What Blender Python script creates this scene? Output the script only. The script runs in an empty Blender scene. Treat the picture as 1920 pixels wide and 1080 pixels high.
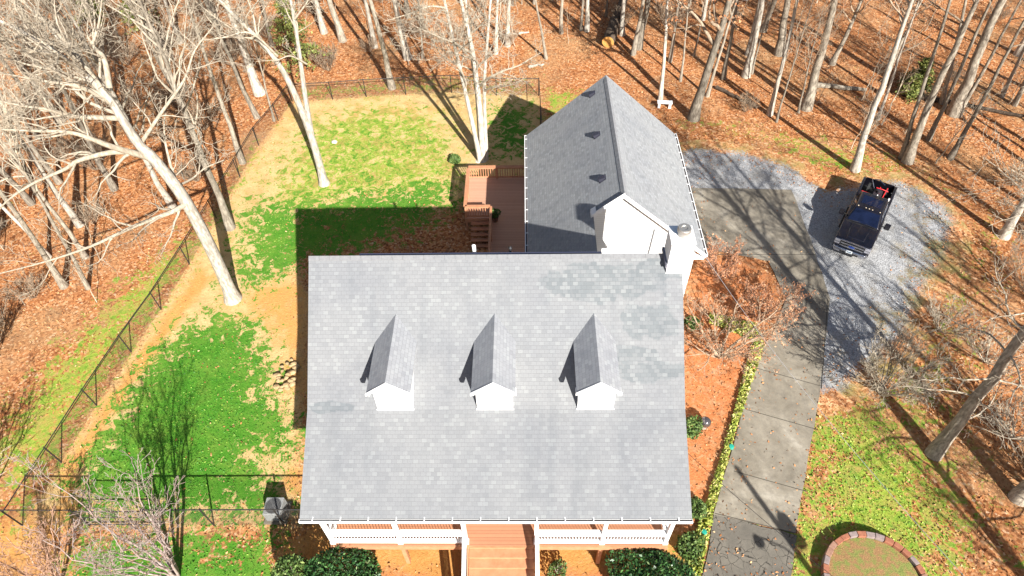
import bpy, bmesh, math, random
import numpy as np
from mathutils import Vector, Matrix
C = bpy.context.scene.collection
SC = bpy.context.scene
R_ = math.radians

# ------------------------------------------------------------------ camera, sky, sun, exposure
CAM = dict(H=28.312, pitch=48.767, yaw=-1.839, roll=-1.756, f=1241.276)
def cam_axes():
    a, t, r = [R_(CAM[k]) for k in ('yaw', 'pitch', 'roll')]
    r0 = np.array([math.cos(a), -math.sin(a), 0]); h = np.array([math.sin(a), math.cos(a), 0]); z = np.array([0, 0, 1.])
    F = h*math.cos(t) - z*math.sin(t); U = h*math.sin(t) + z*math.cos(t)
    return r0*math.cos(r) + U*math.sin(r), -r0*math.sin(r) + U*math.cos(r), F
CR, CU, CF = cam_axes()
CO = np.array([0, 0, CAM['H']])
cd = bpy.data.cameras.new('camera'); cam = bpy.data.objects.new('camera', cd); C.objects.link(cam)
cd.sensor_width = 36; cd.lens = CAM['f']/1920*36; cd.clip_end = 2000; cd.clip_start = .5
M = Matrix.Identity(4)
for i in range(3):
    M[i][0] = CR[i]; M[i][1] = CU[i]; M[i][2] = -CF[i]; M[i][3] = CO[i]
cam.matrix_world = M
SC.camera = cam

SUN = np.array([-.634, 1.384, -1.0])            # the way the light travels
elev = math.atan2(1, math.hypot(.634, 1.384))
w = bpy.data.worlds.new('World'); SC.world = w; w.use_nodes = True
nt = w.node_tree; nt.nodes.clear()
sky = nt.nodes.new('ShaderNodeTexSky'); sky.sky_type = 'NISHITA'; sky.sun_disc = False
sky.sun_elevation = elev; sky.sun_rotation = math.atan2(.634, -1.384)
bg = nt.nodes.new('ShaderNodeBackground'); bg.inputs[1].default_value = .05
wo = nt.nodes.new('ShaderNodeOutputWorld')
nt.links.new(sky.outputs[0], bg.inputs[0]); nt.links.new(bg.outputs[0], wo.inputs[0])
sd = bpy.data.lights.new('sun', 'SUN'); sd.energy = 5.0; sd.angle = R_(.5); sd.color = (1, .965, .905)
so = bpy.data.objects.new('sun', sd); C.objects.link(so); so.location = (20, -40, 60)
so.rotation_euler = Vector(SUN).to_track_quat('-Z', 'Y').to_euler()
SC.view_settings.view_transform = 'Standard'; SC.view_settings.look = 'None'; SC.view_settings.gamma = 1
SC.view_settings.exposure = 1.3

# a pixel of the 1920x1080 photograph -> the point of the ground (height z), or of an upright plane at depth y
def ray(px, py): return CF*CAM['f'] + CR*(px-960) - CU*(py-540)
def G(px, py, z=0.):
    d = ray(px, py); return CO + d*((z-CO[2])/d[2])
def PY(px, py, y):
    d = ray(px, py); return CO + d*((y-CO[1])/d[1])
def G2(px, py): return tuple(G(px, py)[:2])

# ------------------------------------------------------------------ object helpers
def link(o, parent=None):
    C.objects.link(o)
    if parent is not None: o.parent = parent
    return o
def tag(o, label=None, cat=None, group=None, kind=None):
    if label: o['label'] = label
    if cat: o['category'] = cat
    if group: o['group'] = group
    if kind: o['kind'] = kind
    return o
def thing(name, label, cat, loc=(0, 0, 0), rz=0., group=None):
    o = bpy.data.objects.new(name, None); link(o); o.location = [float(v) for v in loc]; o.rotation_euler = (0, 0, rz)
    o.empty_display_size = .3
    return tag(o, label, cat, group)
def origin(o):
    v = Vector((0, 0, 0))
    while o is not None: v = v + o.location; o = o.parent
    return v
class MB:
    def __init__(s): s.v = []; s.f = []; s.uv = []; s.hasuv = False
    def poly(s, pts, uv=None):
        b = len(s.v); s.v += [tuple(map(float, p)) for p in pts]; s.f.append(list(range(b, b+len(pts))))
        if uv: s.hasuv = True
        s.uv.append(uv or [(0, 0)]*len(pts))
        return s
    def box(s, x0, x1, y0, y1, z0, z1):
        return s.hexa([(x0, y0, z0), (x1, y0, z0), (x1, y1, z0), (x0, y1, z0), (x0, y0, z1), (x1, y0, z1), (x1, y1, z1), (x0, y1, z1)])
    def hexa(s, p):
        b = len(s.v); s.v += [tuple(map(float, q)) for q in p]
        for f in ((0, 3, 2, 1), (4, 5, 6, 7), (0, 1, 5, 4), (1, 2, 6, 5), (2, 3, 7, 6), (3, 0, 4, 7)):
            s.f.append([b+i for i in f]); s.uv.append([(0, 0)]*4)
        return s
    def bar(s, a, b, w, h, up=(0, 0, 1)):
        a = Vector(a); b = Vector(b); d = (b-a).normalized(); u = Vector(up)
        if abs(d.dot(u)) > .98: u = Vector((0, 1, 0))
        x = d.cross(u).normalized()*(w/2); z = x.cross(d).normalized()*(h/2)
        return s.hexa([a-x-z, a+x-z, b+x-z, b-x-z, a-x+z, a+x+z, b+x+z, b-x+z])
    def prism(s, poly, ext):                      # polygon (3-D points) pushed along ext
        n = len(poly); b = len(s.v); e = Vector(ext)
        s.v += [tuple(map(float, p)) for p in poly] + [tuple(Vector(p)+e) for p in poly]
        s.f.append([b+i for i in range(n)][::-1]); s.uv.append([(0, 0)]*n)
        s.f.append([b+n+i for i in range(n)]); s.uv.append([(0, 0)]*n)
        for i in range(n):
            j = (i+1) % n; s.f.append([b+i, b+j, b+n+j, b+n+i]); s.uv.append([(0, 0)]*4)
        return s
    def tube(s, pts, rad, n=8, caps=True):
        pts = [Vector(p) for p in pts]; b = len(s.v)
        if not hasattr(rad, '__len__'): rad = [rad]*len(pts)
        for i, p in enumerate(pts):
            d = (pts[min(i+1, len(pts)-1)]-pts[max(i-1, 0)]).normalized()
            u = d.cross(Vector((.31, .2, 1)) if abs(d.z) < .9 else Vector((1, .13, 0))).normalized(); v = d.cross(u)
            for k in range(n):
                a = 2*math.pi*k/n; s.v.append(tuple(p+(u*math.cos(a)+v*math.sin(a))*rad[i]))
        for i in range(len(pts)-1):
            for k in range(n):
                j = (k+1) % n; s.f.append([b+i*n+k, b+i*n+j, b+(i+1)*n+j, b+(i+1)*n+k]); s.uv.append([(0, 0)]*4)
        if caps:
            s.f.append([b+k for k in range(n)][::-1]); s.uv.append([(0, 0)]*n)
            q = b+(len(pts)-1)*n; s.f.append([q+k for k in range(n)]); s.uv.append([(0, 0)]*n)
        return s
    def lathe(s, c, prof, n=20):                  # prof: (radius, z)
        b = len(s.v)
        for r, z in prof:
            for k in range(n):
                a = 2*math.pi*k/n; s.v.append((c[0]+r*math.cos(a), c[1]+r*math.sin(a), c[2]+z))
        for i in range(len(prof)-1):
            for k in range(n):
                j = (k+1) % n; s.f.append([b+i*n+k, b+i*n+j, b+(i+1)*n+j, b+(i+1)*n+k]); s.uv.append([(0, 0)]*4)
        return s
    def build(s, name, mat, parent=None, world=False, bevel=0, smooth=False, seg=2):
        me = bpy.data.meshes.new(name)
        off = origin(parent) if (world and parent is not None) else Vector((0, 0, 0))
        me.from_pydata([(v[0]-off.x, v[1]-off.y, v[2]-off.z) for v in s.v], [], s.f)
        if s.hasuv:
            l = me.uv_layers.new(name='UVMap'); fl = []
            for u in s.uv:
                for q in u: fl += [float(q[0]), float(q[1])]
            l.data.foreach_set('uv', fl)
        me.materials.append(mat)
        bm = bmesh.new(); bm.from_mesh(me)
        if not s.hasuv: bmesh.ops.recalc_face_normals(bm, faces=bm.faces)
        if bevel:
            bmesh.ops.bevel(bm, geom=[e for e in bm.edges if len(e.link_faces) == 2 and e.calc_face_angle(0) > .35], offset=bevel, segments=seg, profile=.6, affect='EDGES', clamp_overlap=True)
        bm.to_mesh(me); bm.free()
        if smooth: me.shade_smooth()
        me.update()
        return link(bpy.data.objects.new(name, me), parent)
def np_mesh(name, verts, faces, mat, parent=None, smooth=True, cols=None):
    me = bpy.data.meshes.new(name)
    verts = np.asarray(verts, np.float32); faces = np.asarray(faces, np.int32); k = faces.shape[1]
    me.vertices.add(len(verts)); me.vertices.foreach_set('co', verts.ravel())
    me.loops.add(faces.size); me.loops.foreach_set('vertex_index', faces.ravel())
    me.polygons.add(len(faces)); me.polygons.foreach_set('loop_start', np.arange(0, faces.size, k, dtype=np.int32))
    if smooth: me.polygons.foreach_set('use_smooth', np.ones(len(faces), bool))
    for nm, c in (cols or {}).items():
        a = me.color_attributes.new(nm, 'FLOAT_COLOR', 'POINT'); a.data.foreach_set('color', np.asarray(c, np.float32).ravel())
    me.update(calc_edges=True)
    if mat: me.materials.append(mat)
    return link(bpy.data.objects.new(name, me), parent)
def copy_tree(o, parent=None):
    c = o.copy(); C.objects.link(c); c.parent = parent
    for ch in list(o.children): copy_tree(ch, c)
    return c

# ------------------------------------------------------------------ materials
class NT:
    def __init__(s, name):
        s.m = bpy.data.materials.new(name); s.m.use_nodes = True; s.t = s.m.node_tree
        s.b = s.t.nodes['Principled BSDF']; s.o = s.t.nodes['Material Output']
    def n(s, typ, **kw):
        x = s.t.nodes.new(typ)
        for k, v in kw.items():
            if k.startswith('i_'):
                key = k[2:]; x.inputs[int(key) if key.isdigit() else key].default_value = v
            else: setattr(x, k, v)
        return x
    def l(s, a, b): s.t.links.new(a, b)
    def noise(s, scale, detail=4, rough=.55, vec=None, dist=0):
        x = s.n('ShaderNodeTexNoise'); x.inputs['Scale'].default_value = scale; x.inputs['Detail'].default_value = detail
        x.inputs['Roughness'].default_value = rough; x.inputs['Distortion'].default_value = dist
        if vec is not None: s.l(vec, x.inputs['Vector'])
        return x
    def ramp(s, fac, stops, interp='LINEAR'):
        x = s.n('ShaderNodeValToRGB'); x.color_ramp.interpolation = interp
        e = x.color_ramp.elements
        while len(e) < len(stops): e.new(.5)
        for el, (p, c) in zip(e, stops):
            el.position = p; el.color = (*c, 1) if len(c) == 3 else c
        s.l(fac, x.inputs[0]); return x.outputs[0]
    def mix(s, fac, a, b, mode='MIX'):
        x = s.n('ShaderNodeMix', data_type='RGBA', blend_type=mode)
        for v, i in ((fac, 0), (a, 6), (b, 7)):
            if hasattr(v, 'is_output'): s.l(v, x.inputs[i])
            elif isinstance(v, (int, float)): x.inputs[i].default_value = v
            else: x.inputs[i].default_value = (*v, 1)
        return x.outputs[2]
    def math(s, op, a, b=0., c=0., clamp=False):
        x = s.n('ShaderNodeMath', operation=op, use_clamp=clamp)
        for v, i in ((a, 0), (b, 1), (c, 2)):
            if hasattr(v, 'is_output'): s.l(v, x.inputs[i])
            else: x.inputs[i].default_value = v
        return x.outputs[0]
    def maprange(s, v, a, b, c=0., d=1.):
        x = s.n('ShaderNodeMapRange', interpolation_type='SMOOTHSTEP'); s.l(v, x.inputs[0])
        for i, q in enumerate((a, b, c, d)): x.inputs[i+1].default_value = q
        return x.outputs[0]
    def bump(s, h, strength=.4, dist=.02):
        x = s.n('ShaderNodeBump'); x.inputs['Strength'].default_value = strength; x.inputs['Distance'].default_value = dist
        s.l(h, x.inputs['Height']); s.l(x.outputs[0], s.b.inputs['Normal'])
    def col(s, c):
        if hasattr(c, 'is_output'): s.l(c, s.b.inputs['Base Color'])
        else: s.b.inputs['Base Color'].default_value = (*c, 1)
    def set(s, **kw):
        for k, v in kw.items(): s.b.inputs[k.replace('_', ' ')].default_value = v
        return s
def mottled(name, c1, c2, scale=6, rough=.8, bump=.25, bscale=30, spec=.3, metal=0., detail=5):
    n = NT(name); tc = n.n('ShaderNodeTexCoord').outputs['Object']
    a = n.noise(scale, detail, .6, tc).outputs[0]
    n.col(n.ramp(a, [(.3, c1), (.7, c2)])); n.set(Roughness=rough, Metallic=metal); n.b.inputs['Specular IOR Level'].default_value = spec
    if bump: n.bump(n.noise(bscale, 3, .6, tc).outputs[0], bump, .02)
    return n.m
def shingle(name, c1, c2, c3, tab=.27, row=.155, patches=True, bmp=.5):
    n = NT(name); uv = n.n('ShaderNodeUVMap', uv_map='UVMap').outputs[0]
    br = n.n('ShaderNodeTexBrick', offset=.5, offset_frequency=2, squash=1.0)
    br.inputs['Color1'].default_value = (0, 0, 0, 1); br.inputs['Color2'].default_value = (1, 1, 1, 1); br.inputs['Mortar'].default_value = (.45, .45, .45, 1)
    br.inputs['Scale'].default_value = 1; br.inputs['Mortar Size'].default_value = .006; br.inputs['Mortar Smooth'].default_value = .3
    br.inputs['Bias'].default_value = 0; br.inputs['Brick Width'].default_value = tab; br.inputs['Row Height'].default_value = row
    # slightly wavering courses
    wob = n.noise(.9, 3, .5, uv); vm = n.n('ShaderNodeVectorMath', operation='MULTIPLY_ADD'); n.l(wob.outputs['Color'], vm.inputs[0]); vm.inputs[1].default_value = (.05, .025, 0); n.l(uv, vm.inputs[2])
    n.l(vm.outputs[0], br.inputs['Vector'])
    base = n.ramp(br.outputs['Color'], [(.0, c1), (.4, c2), (.8, c2), (.93, c3), (1., c3)])
    big = n.noise(.35, 4, .6, uv).outputs[0]
    base = n.mix(n.maprange(big, .35, .75), base, n.mix(1., base, (.86, .87, .9), 'MULTIPLY'))
    stm = n.n('ShaderNodeMapping'); stm.inputs['Scale'].default_value = (1.6, .16, 1); n.l(uv, stm.inputs[0])
    base = n.mix(n.maprange(n.noise(1., 5, .65, stm.outputs[0]).outputs[0], .45, .7, 0, .5), base, n.mix(1., base, (.82, .84, .86), 'MULTIPLY'))
    if patches:                                   # repaired patches of a darker batch of shingles, each with its own outline
        sx = n.n('ShaderNodeSeparateXYZ'); n.l(vm.outputs[0], sx.inputs[0])
        jag = n.noise(1.6, 2, .6, uv).outputs[0]
        tot = None
        for (u, v, a, b) in ((2.9, 4.75, 2.3, .75), (4.6, 3.3, 1.3, .7), (5.3, 5.3, 1.0, .5), (-7.4, .1, .9, .22), (3.6, 2.0, 1.6, .35), (4.6, 1.4, 1.6, .4)):
            du = n.math('MULTIPLY', n.math('SUBTRACT', sx.outputs[0], u), 1/a); dv = n.math('MULTIPLY', n.math('SUBTRACT', sx.outputs[1], v), 1/b)
            d = n.math('SQRT', n.math('ADD', n.math('MULTIPLY', du, du), n.math('MULTIPLY', dv, dv)))
            k = n.maprange(n.math('ADD', d, n.math('MULTIPLY', n.math('SUBTRACT', jag, .5), 1.6)), 1.05, .85)
            tot = k if tot is None else n.math('MAXIMUM', tot, k)
        dark = n.math('MULTIPLY', tot, n.maprange(br.outputs['Color'], .95, .2, .35, .9))
        base = n.mix(n.math('MULTIPLY', dark, .62), base, n.mix(1., base, (.6, .68, .7), 'MULTIPLY'))
    fine = n.noise(45, 3, .7, uv).outputs[0]
    base = n.mix(.35, base, n.mix(1., base, n.ramp(fine, [(.3, (.6, .6, .62)), (.7, (1.25, 1.25, 1.25))]), 'MULTIPLY'))
    mo = n.math('SUBTRACT', 1., br.outputs['Fac'])
    n.col(n.mix(n.math('MULTIPLY', br.outputs['Fac'], .27), base, (.045, .045, .05)))
    # each course rises towards its lower edge
    sv = n.n('ShaderNodeSeparateXYZ'); n.l(vm.outputs[0], sv.inputs[0])
    saw = n.math('FRACT', n.math('MULTIPLY', sv.outputs[1], 1/row))
    hgt = n.math('ADD', n.math('MULTIPLY', n.math('SUBTRACT', 1., saw), .7), n.math('ADD', n.math('MULTIPLY', br.outputs['Color'], .25), n.math('MULTIPLY', mo, .3)))
    n.bump(hgt, bmp, .02); n.set(Roughness=.85); n.b.inputs['Specular IOR Level'].default_value = .25
    return n.m
def siding(name, c, pitch=.13):
    n = NT(name); g = n.n('ShaderNodeNewGeometry').outputs['Position']; sx = n.n('ShaderNodeSeparateXYZ'); n.l(g, sx.inputs[0])
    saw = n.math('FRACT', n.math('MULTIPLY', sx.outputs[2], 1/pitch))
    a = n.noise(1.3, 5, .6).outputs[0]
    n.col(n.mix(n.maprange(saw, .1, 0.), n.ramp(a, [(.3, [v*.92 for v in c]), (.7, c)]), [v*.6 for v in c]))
    n.bump(n.math('SUBTRACT', 1., saw), .6, .015); n.set(Roughness=.55)
    return n.m
def planks(name, c1, c2, axis, width=.14, gap=(.03, .015, .01)):
    n = NT(name); g = n.n('ShaderNodeNewGeometry').outputs['Position']; sx = n.n('ShaderNodeSeparateXYZ'); n.l(g, sx.inputs[0])
    q = n.math('MULTIPLY', sx.outputs[axis], 1/width); fr = n.math('FRACT', q); fl = n.math('FLOOR', q)
    wn = n.n('ShaderNodeTexWhiteNoise', noise_dimensions='1D'); n.l(fl, wn.inputs['W'])
    no = n.noise(5, 5, .6, g).outputs[0]
    base = n.mix(n.math('MULTIPLY_ADD', wn.outputs[0], .55, n.math('MULTIPLY', no, .45)), c1, c2)
    n.col(n.mix(n.maprange(n.math('ABSOLUTE', n.math('SUBTRACT', fr, .5)), .44, .49), base, gap)); n.set(Roughness=.7)
    return n.m
def bark(name, c1, c2, c3):
    n = NT(name); tc = n.n('ShaderNodeTexCoord').outputs['Object']
    mp = n.n('ShaderNodeMapping'); mp.inputs['Scale'].default_value = (1, 1, .28); n.l(tc, mp.inputs[0])
    oi = n.n('ShaderNodeObjectInfo').outputs['Random']
    a = n.noise(9, 5, .65, mp.outputs[0]).outputs[0]; b = n.noise(1.1, 3, .6, tc).outputs[0]
    base = n.mix(n.maprange(a, .35, .68), c1, c2); base = n.mix(n.maprange(b, .52, .72, 0, .7), base, c3)
    hs = n.n('ShaderNodeHueSaturation'); n.l(base, hs.inputs['Color']); n.l(n.maprange(oi, 0, 1, .72, 1.15), hs.inputs['Value'])
    n.col(hs.outputs[0]); n.set(Roughness=.9); n.b.inputs['Specular IOR Level'].default_value = .15
    n.bump(a, .55, .03)
    return n.m
def leafy(name, stops, attr='tint', rough=.6, trans=0.):
    n = NT(name); at = n.n('ShaderNodeAttribute', attribute_name=attr)
    n.col(n.ramp(at.outputs['Fac'], stops)); n.set(Roughness=rough); n.b.inputs['Specular IOR Level'].default_value = .3
    return n.m
def plain(name, c, rough=.5, metal=0., spec=.5, coat=0.):
    n = NT(name); a = n.noise(7, 3, .6, n.n('ShaderNodeTexCoord').outputs['Object']).outputs[0]
    n.col(n.ramp(a, [(.3, [v*.88 for v in c]), (.7, c)])); n.set(Roughness=rough, Metallic=metal, Coat_Weight=coat); n.b.inputs['Specular IOR Level'].default_value = spec
    return n.m

m_shingle = shingle('grey_shingle', (.180, .184, .189), (.200, .204, .208), (.222, .228, .229), .2, .15)
m_shingle2 = shingle('grey_shingle_wing', (.245, .252, .256), (.30, .307, .31), (.33, .34, .342), .2, .15, patches=False, bmp=1.)
m_shingle3 = shingle('grey_shingle_dormer', (.25, .253, .264), (.29, .294, .303), (.315, .322, .326), .2, .15, patches=False)
m_white = siding('white_siding', (.78, .78, .76))
m_trim = plain('white_trim', (.82, .82, .81), .4)
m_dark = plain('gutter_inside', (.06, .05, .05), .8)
m_deckp = planks('porch_planks', (.38, .165, .085), (.48, .225, .12), 1, .14, (.16, .06, .03))
m_tread = mottled('porch_brown_wood', (.40, .175, .085), (.50, .235, .125), 4, .65, .15)
m_deckb = planks('deck_planks', (.42, .225, .145), (.51, .29, .195), 1, .14, (.14, .06, .035))
m_rail = mottled('deck_stain', (.38, .165, .085), (.47, .225, .125), 5, .7, .2)
m_black = plain('black_metal', (.025, .025, .027), .5, .3)
m_fence = plain('black_fence_metal', (.03, .027, .025), .55, .2)
m_flue = plain('galvanised_metal', (.42, .40, .37), .45, .7)
m_winglass = plain('window_glass', (.25, .28, .32), .08, 0, .8)
m_bark = bark('pale_bark', (.30, .265, .215), (.60, .545, .46), (.44, .395, .33))
m_bark2 = bark('grey_bark', (.155, .13, .10), (.36, .315, .25), (.23, .205, .16))
m_bark3 = bark('brown_grey_bark', (.20, .165, .125), (.42, .36, .285), (.27, .235, .185))
m_twig = bark('pale_twig', (.33, .275, .205), (.56, .485, .375), (.43, .365, .28))
m_twig2 = bark('brown_twig', (.24, .175, .12), (.42, .325, .23), (.33, .25, .175))
m_pink = bark('pink_twig', (.32, .22, .19), (.53, .45, .405), (.42, .29, .25))
m_red = bark('red_twig', (.28, .16, .11), (.44, .28, .20), (.36, .21, .14))

# ------------------------------------------------------------------ ground
def seg_dist(P, poly):
    P = P[:, None, :]; A = np.asarray(poly, float)[None]; B = np.roll(A, -1, 1)
    d = B-A; t = np.clip(((P-A)*d).sum(-1)/((d*d).sum(-1)+1e-9), 0, 1); q = A+d*t[..., None]
    dist = np.sqrt(((P-q)**2).sum(-1)).min(1)
    ax, ay, bx, by = A[..., 0], A[..., 1], B[..., 0], B[..., 1]; px, py = P[..., 0], P[..., 1]
    c = ((ay > py) != (by > py)) & (px < (bx-ax)*(py-ay)/(by-ay+1e-12)+ax)
    return np.where(c.sum(1) % 2 == 1, dist, -dist)
def mask(P, px, soft):
    return np.clip(seg_dist(P, [G2(*q) for q in px])/soft*.5+.5, 0, 1)
YARD = [(42, 985), (181, 760), (355, 495), (450, 332), (548, 190), (687, 180), (847, 168), (1010, 178), (1018, 240), (1000, 480), (580, 480), (560, 985)]
def zones(P):
    g = np.zeros(len(P)); d = np.zeros(len(P)); s = np.zeros(len(P)); y = np.zeros(len(P)); mu = np.zeros(len(P))
    def up(a, px, soft, v): np.maximum(a, mask(P, px, soft)*v, out=a)
    # straw and bare ground of the fenced yard
    up(s, YARD, 1.2, 1.)
    up(d, [(100, 960), (115, 880), (190, 760), (330, 560), (375, 500), (400, 520), (345, 590), (215, 780), (150, 880), (145, 985)], .8, .95)
    up(d, [(430, 540), (560, 500), (600, 480), (600, 900), (545, 900), (560, 800), (535, 740), (500, 640), (440, 600)], 1.5, .66)
    up(d, [(540, 370), (880, 380), (1000, 480), (560, 520)], 1.6, .6)
    up(d, [(640, 330), (880, 330), (880, 400), (680, 400)], 2., .5)
    up(d, [(505, 880), (575, 870), (575, 990), (525, 1000), (505, 1090), (560, 1300), (1290, 1300), (1290, 990), (575, 960)], .8, .85)
    up(d, [(60, 940), (115, 960), (140, 1090), (-60, 1090), (-60, 1000)], 1.5, .8)
    up(d, [(470, 210), (560, 190), (850, 170), (900, 200), (800, 260), (560, 250), (480, 330), (420, 420), (400, 420)], 2.5, .42)
    # bright green patches
    up(g, [(130, 900), (200, 790), (300, 640), (400, 590), (480, 600), (505, 680), (520, 760), (560, 800), (545, 850), (480, 850), (545, 960), (300, 975), (150, 970)], 2.6, .9)
    up(g, [(430, 470), (440, 380), (520, 360), (850, 320), (880, 395), (720, 470), (560, 520), (470, 560), (420, 560)], 2.6, .68)
    up(g, [(480, 400), (560, 235), (640, 200), (760, 200), (840, 240), (880, 330), (640, 370)], 3., .32)
    up(y, [(470, 400), (560, 225), (700, 185), (840, 200), (890, 330), (860, 395), (640, 400), (430, 560), (420, 470)], 2.5, .60)
    up(g, [(905, 190), (1010, 185), (1020, 300), (905, 300)], 2., .62)
    up(g, [(150, 1000), (530, 990), (545, 1090), (560, 1300), (0, 1300), (120, 1060)], 1.5, .74)
    up(g, [(1285, 960), (1330, 960), (1310, 1090), (1250, 1090)], .8, .72)
    # yellow-green lawn and the strip outside the fence
    up(d, [(-40, 960), (60, 760), (150, 660), (250, 560), (330, 470), (380, 440), (350, 500), (230, 650), (110, 850), (40, 960)], 1.2, .55)
    up(y, [(0, 1000), (-40, 850), (60, 700), (180, 580), (290, 480), (400, 400), (480, 270), (500, 285), (355, 500), (110, 875), (30, 985)], 1.6, .60)
    up(y, [(520, 200), (560, 160), (850, 140), (1000, 150), (1010, 180), (840, 172), (550, 192)], 1.5, .45)
    up(y, [(1020, 165), (1100, 175), (1060, 210), (1018, 240)], 1., .65)
    up(y, [(1490, 1000), (1530, 790), (1560, 740), (1640, 770), (1740, 860), (1790, 960), (1780, 1090), (1770, 1300), (1440, 1300)], 3.6, .86)
    up(y, [(1600, 660), (1700, 620), (1800, 470), (1850, 400), (1880, 440), (1800, 700), (1900, 1000), (1920, 1090), (1700, 1000)], 3., .42)
    up(y, [(1260, 230), (1400, 250), (1560, 330), (1700, 330), (1800, 380), (1700, 300), (1500, 250), (1330, 230)], 1.8, .5)
    up(mu, [(1270, 590), (1330, 560), (1425, 640), (1400, 700), (1345, 860), (1315, 1000), (1270, 1000)], .6, .95)
    up(mu, [(1290, 480), (1420, 480), (1475, 560), (1430, 650), (1270, 640)], .8, .72)
    up(mu, [(560, 1050), (1290, 1040), (1290, 1300), (560, 1300)], 1., .62)
    k = 1-.85*mask(P, [(560, 410), (640, 398), (880, 385), (1000, 480), (1000, 520), (570, 520)], 1.); s *= k; d *= k  # browner soil behind the house, darkened also to deepen its shadow
    return g, d, s, y, mu
def relief(P):
    r = .10*np.sin(P[:, 0]*.31+1)*np.sin(P[:, 1]*.27) + .06*np.sin(P[:, 0]*.9+P[:, 1]*.4) + .04*np.sin(P[:, 1]*1.3-P[:, 0]*.5)
    far = np.clip((np.hypot(P[:, 0]-2, P[:, 1]-24)-26)/14, 0, 1)
    return r*far - .02
ax = np.concatenate([[-900, -400, -200, -120, -90, -75], np.arange(-64, 60.01, .34), [70, 90, 120, 200, 400, 900]])
ay = np.concatenate([[-900, -400, -150, -60, -30, -12], np.arange(-2, 74.01, .34), [85, 110, 150, 250, 450, 900]])
X, Y = np.meshgrid(ax, ay); P2 = np.stack([X.ravel(), Y.ravel()], 1)
zg, zd_, zs, zy, zm = zones(P2)
nx, ny = len(ax), len(ay); idx = np.arange(nx*ny).reshape(ny, nx)
F4 = np.stack([idx[:-1, :-1].ravel(), idx[:-1, 1:].ravel(), idx[1:, 1:].ravel(), idx[1:, :-1].ravel()], 1)
one = np.ones(len(P2))

n = NT('ground_cover'); pos = n.n('ShaderNodeNewGeometry').outputs['Position']
za = n.n('ShaderNodeVertexColor', layer_name='zone_a'); zb_ = n.n('ShaderNodeVertexColor', layer_name='zone_b')
sa = n.n('ShaderNodeSeparateColor'); n.l(za.outputs[0], sa.inputs[0]); sb = n.n('ShaderNodeSeparateColor'); n.l(zb_.outputs[0], sb.inputs[0])
big = n.noise(.22, 5, .6, pos).outputs[0]; med = n.noise(1.0, 6, .65, pos, .6).outputs[0]; fine = n.noise(9, 5, .7, pos).outputs[0]; vfine = n.noise(34, 3, .7, pos).outputs[0]
vo = n.n('ShaderNodeTexVoronoi', feature='F1'); vo.inputs['Scale'].default_value = 9; n.l(pos, vo.inputs['Vector'])
vh = n.n('ShaderNodeSeparateColor'); n.l(vo.outputs['Color'], vh.inputs[0])
leafc = n.ramp(vh.outputs[0], [(0, (.17, .058, .022)), (.3, (.34, .128, .045)), (.65, (.46, .195, .075)), (.9, (.54, .285, .135)), (1., (.60, .40, .25))])
leafc = n.mix(n.maprange(med, .45, .7, 0, .55), leafc, n.mix(.5, leafc, (.24, .13, .08)))
leafc = n.mix(n.maprange(big, .5, .72, 0, .45), leafc, (.44, .27, .14))
rot = n.noise(.5, 6, .7, pos, 1.2).outputs[0]
leafc = n.mix(n.maprange(rot, .50, .66, 0, .75), leafc, n.mix(.55, leafc, (.15, .085, .05)))
rot2 = n.noise(.16, 5, .6, pos, .8).outputs[0]
leafc = n.mix(n.maprange(rot2, .5, .64, 0, .5), leafc, n.mix(.6, leafc, (.42, .29, .15)))
straw = n.ramp(fine, [(.25, (.42, .29, .125)), (.5, (.57, .41, .185)), (.8, (.68, .53, .27))])
straw = n.mix(n.maprange(med, .35, .65, 0, .6), straw, (.47, .27, .105))
dirt = n.ramp(n.math('MULTIPLY_ADD', fine, .5, n.math('MULTIPLY', med, .5)), [(.3, (.42, .19, .05)), (.5, (.55, .27, .08)), (.7, (.62, .36, .14))])
green = n.ramp(n.math('MULTIPLY_ADD', vfine, .6, n.math('MULTIPLY', fine, .4)), [(.28, (.018, .075, .008)), (.5, (.055, .20, .016)), (.72, (.12, .30, .03))])
green = n.mix(n.maprange(med, .4, .7, 0, .55), green, (.16, .27, .04)); green = n.mix(n.maprange(big, .42, .62, 0, .5), green, n.mix(1., green, (1.5, 1.15, 1.3), 'MULTIPLY'))
ygrn = n.ramp(n.math('MULTIPLY_ADD', vfine, .6, n.math('MULTIPLY', fine, .4)), [(.28, (.11, .17, .02)), (.5, (.25, .34, .04)), (.72, (.42, .46, .10))])
ygrn = n.mix(n.maprange(med, .46, .66, 0, .75), ygrn, (.38, .25, .085))
pat0 = n.noise(2.6, 5, .7, pos, .8).outputs[0]
mulch = n.ramp(n.math('MULTIPLY_ADD', vfine, .55, n.math('MULTIPLY', fine, .45)), [(.3, (.29, .085, .03)), (.5, (.47, .165, .06)), (.7, (.58, .29, .13))]); mulch = n.mix(n.maprange(pat0, .48, .6, 0, .7), mulch, n.mix(.5, leafc, (.50, .30, .17))); mulch = n.mix(n.maprange(med, .58, .7, 0, .5), mulch, (.24, .10, .045))
def zmask(z, k1=.75, k2=.45, wd=.07, lo=.5):
    q = n.math('ADD', z, n.math('ADD', n.math('MULTIPLY', n.math('SUBTRACT', med, .5), k1), n.math('MULTIPLY', n.math('SUBTRACT', fine, .5), k2)))
    return n.maprange(q, lo-wd, lo+wd)
c = n.mix(zmask(sa.outputs[2], .75, .8, .2), leafc, straw)
c = n.mix(zmask(sa.outputs[1], .9, .7, .2), c, dirt)
pat = n.noise(1.9, 6, .68, pos, 1.0).outputs[0]
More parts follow.
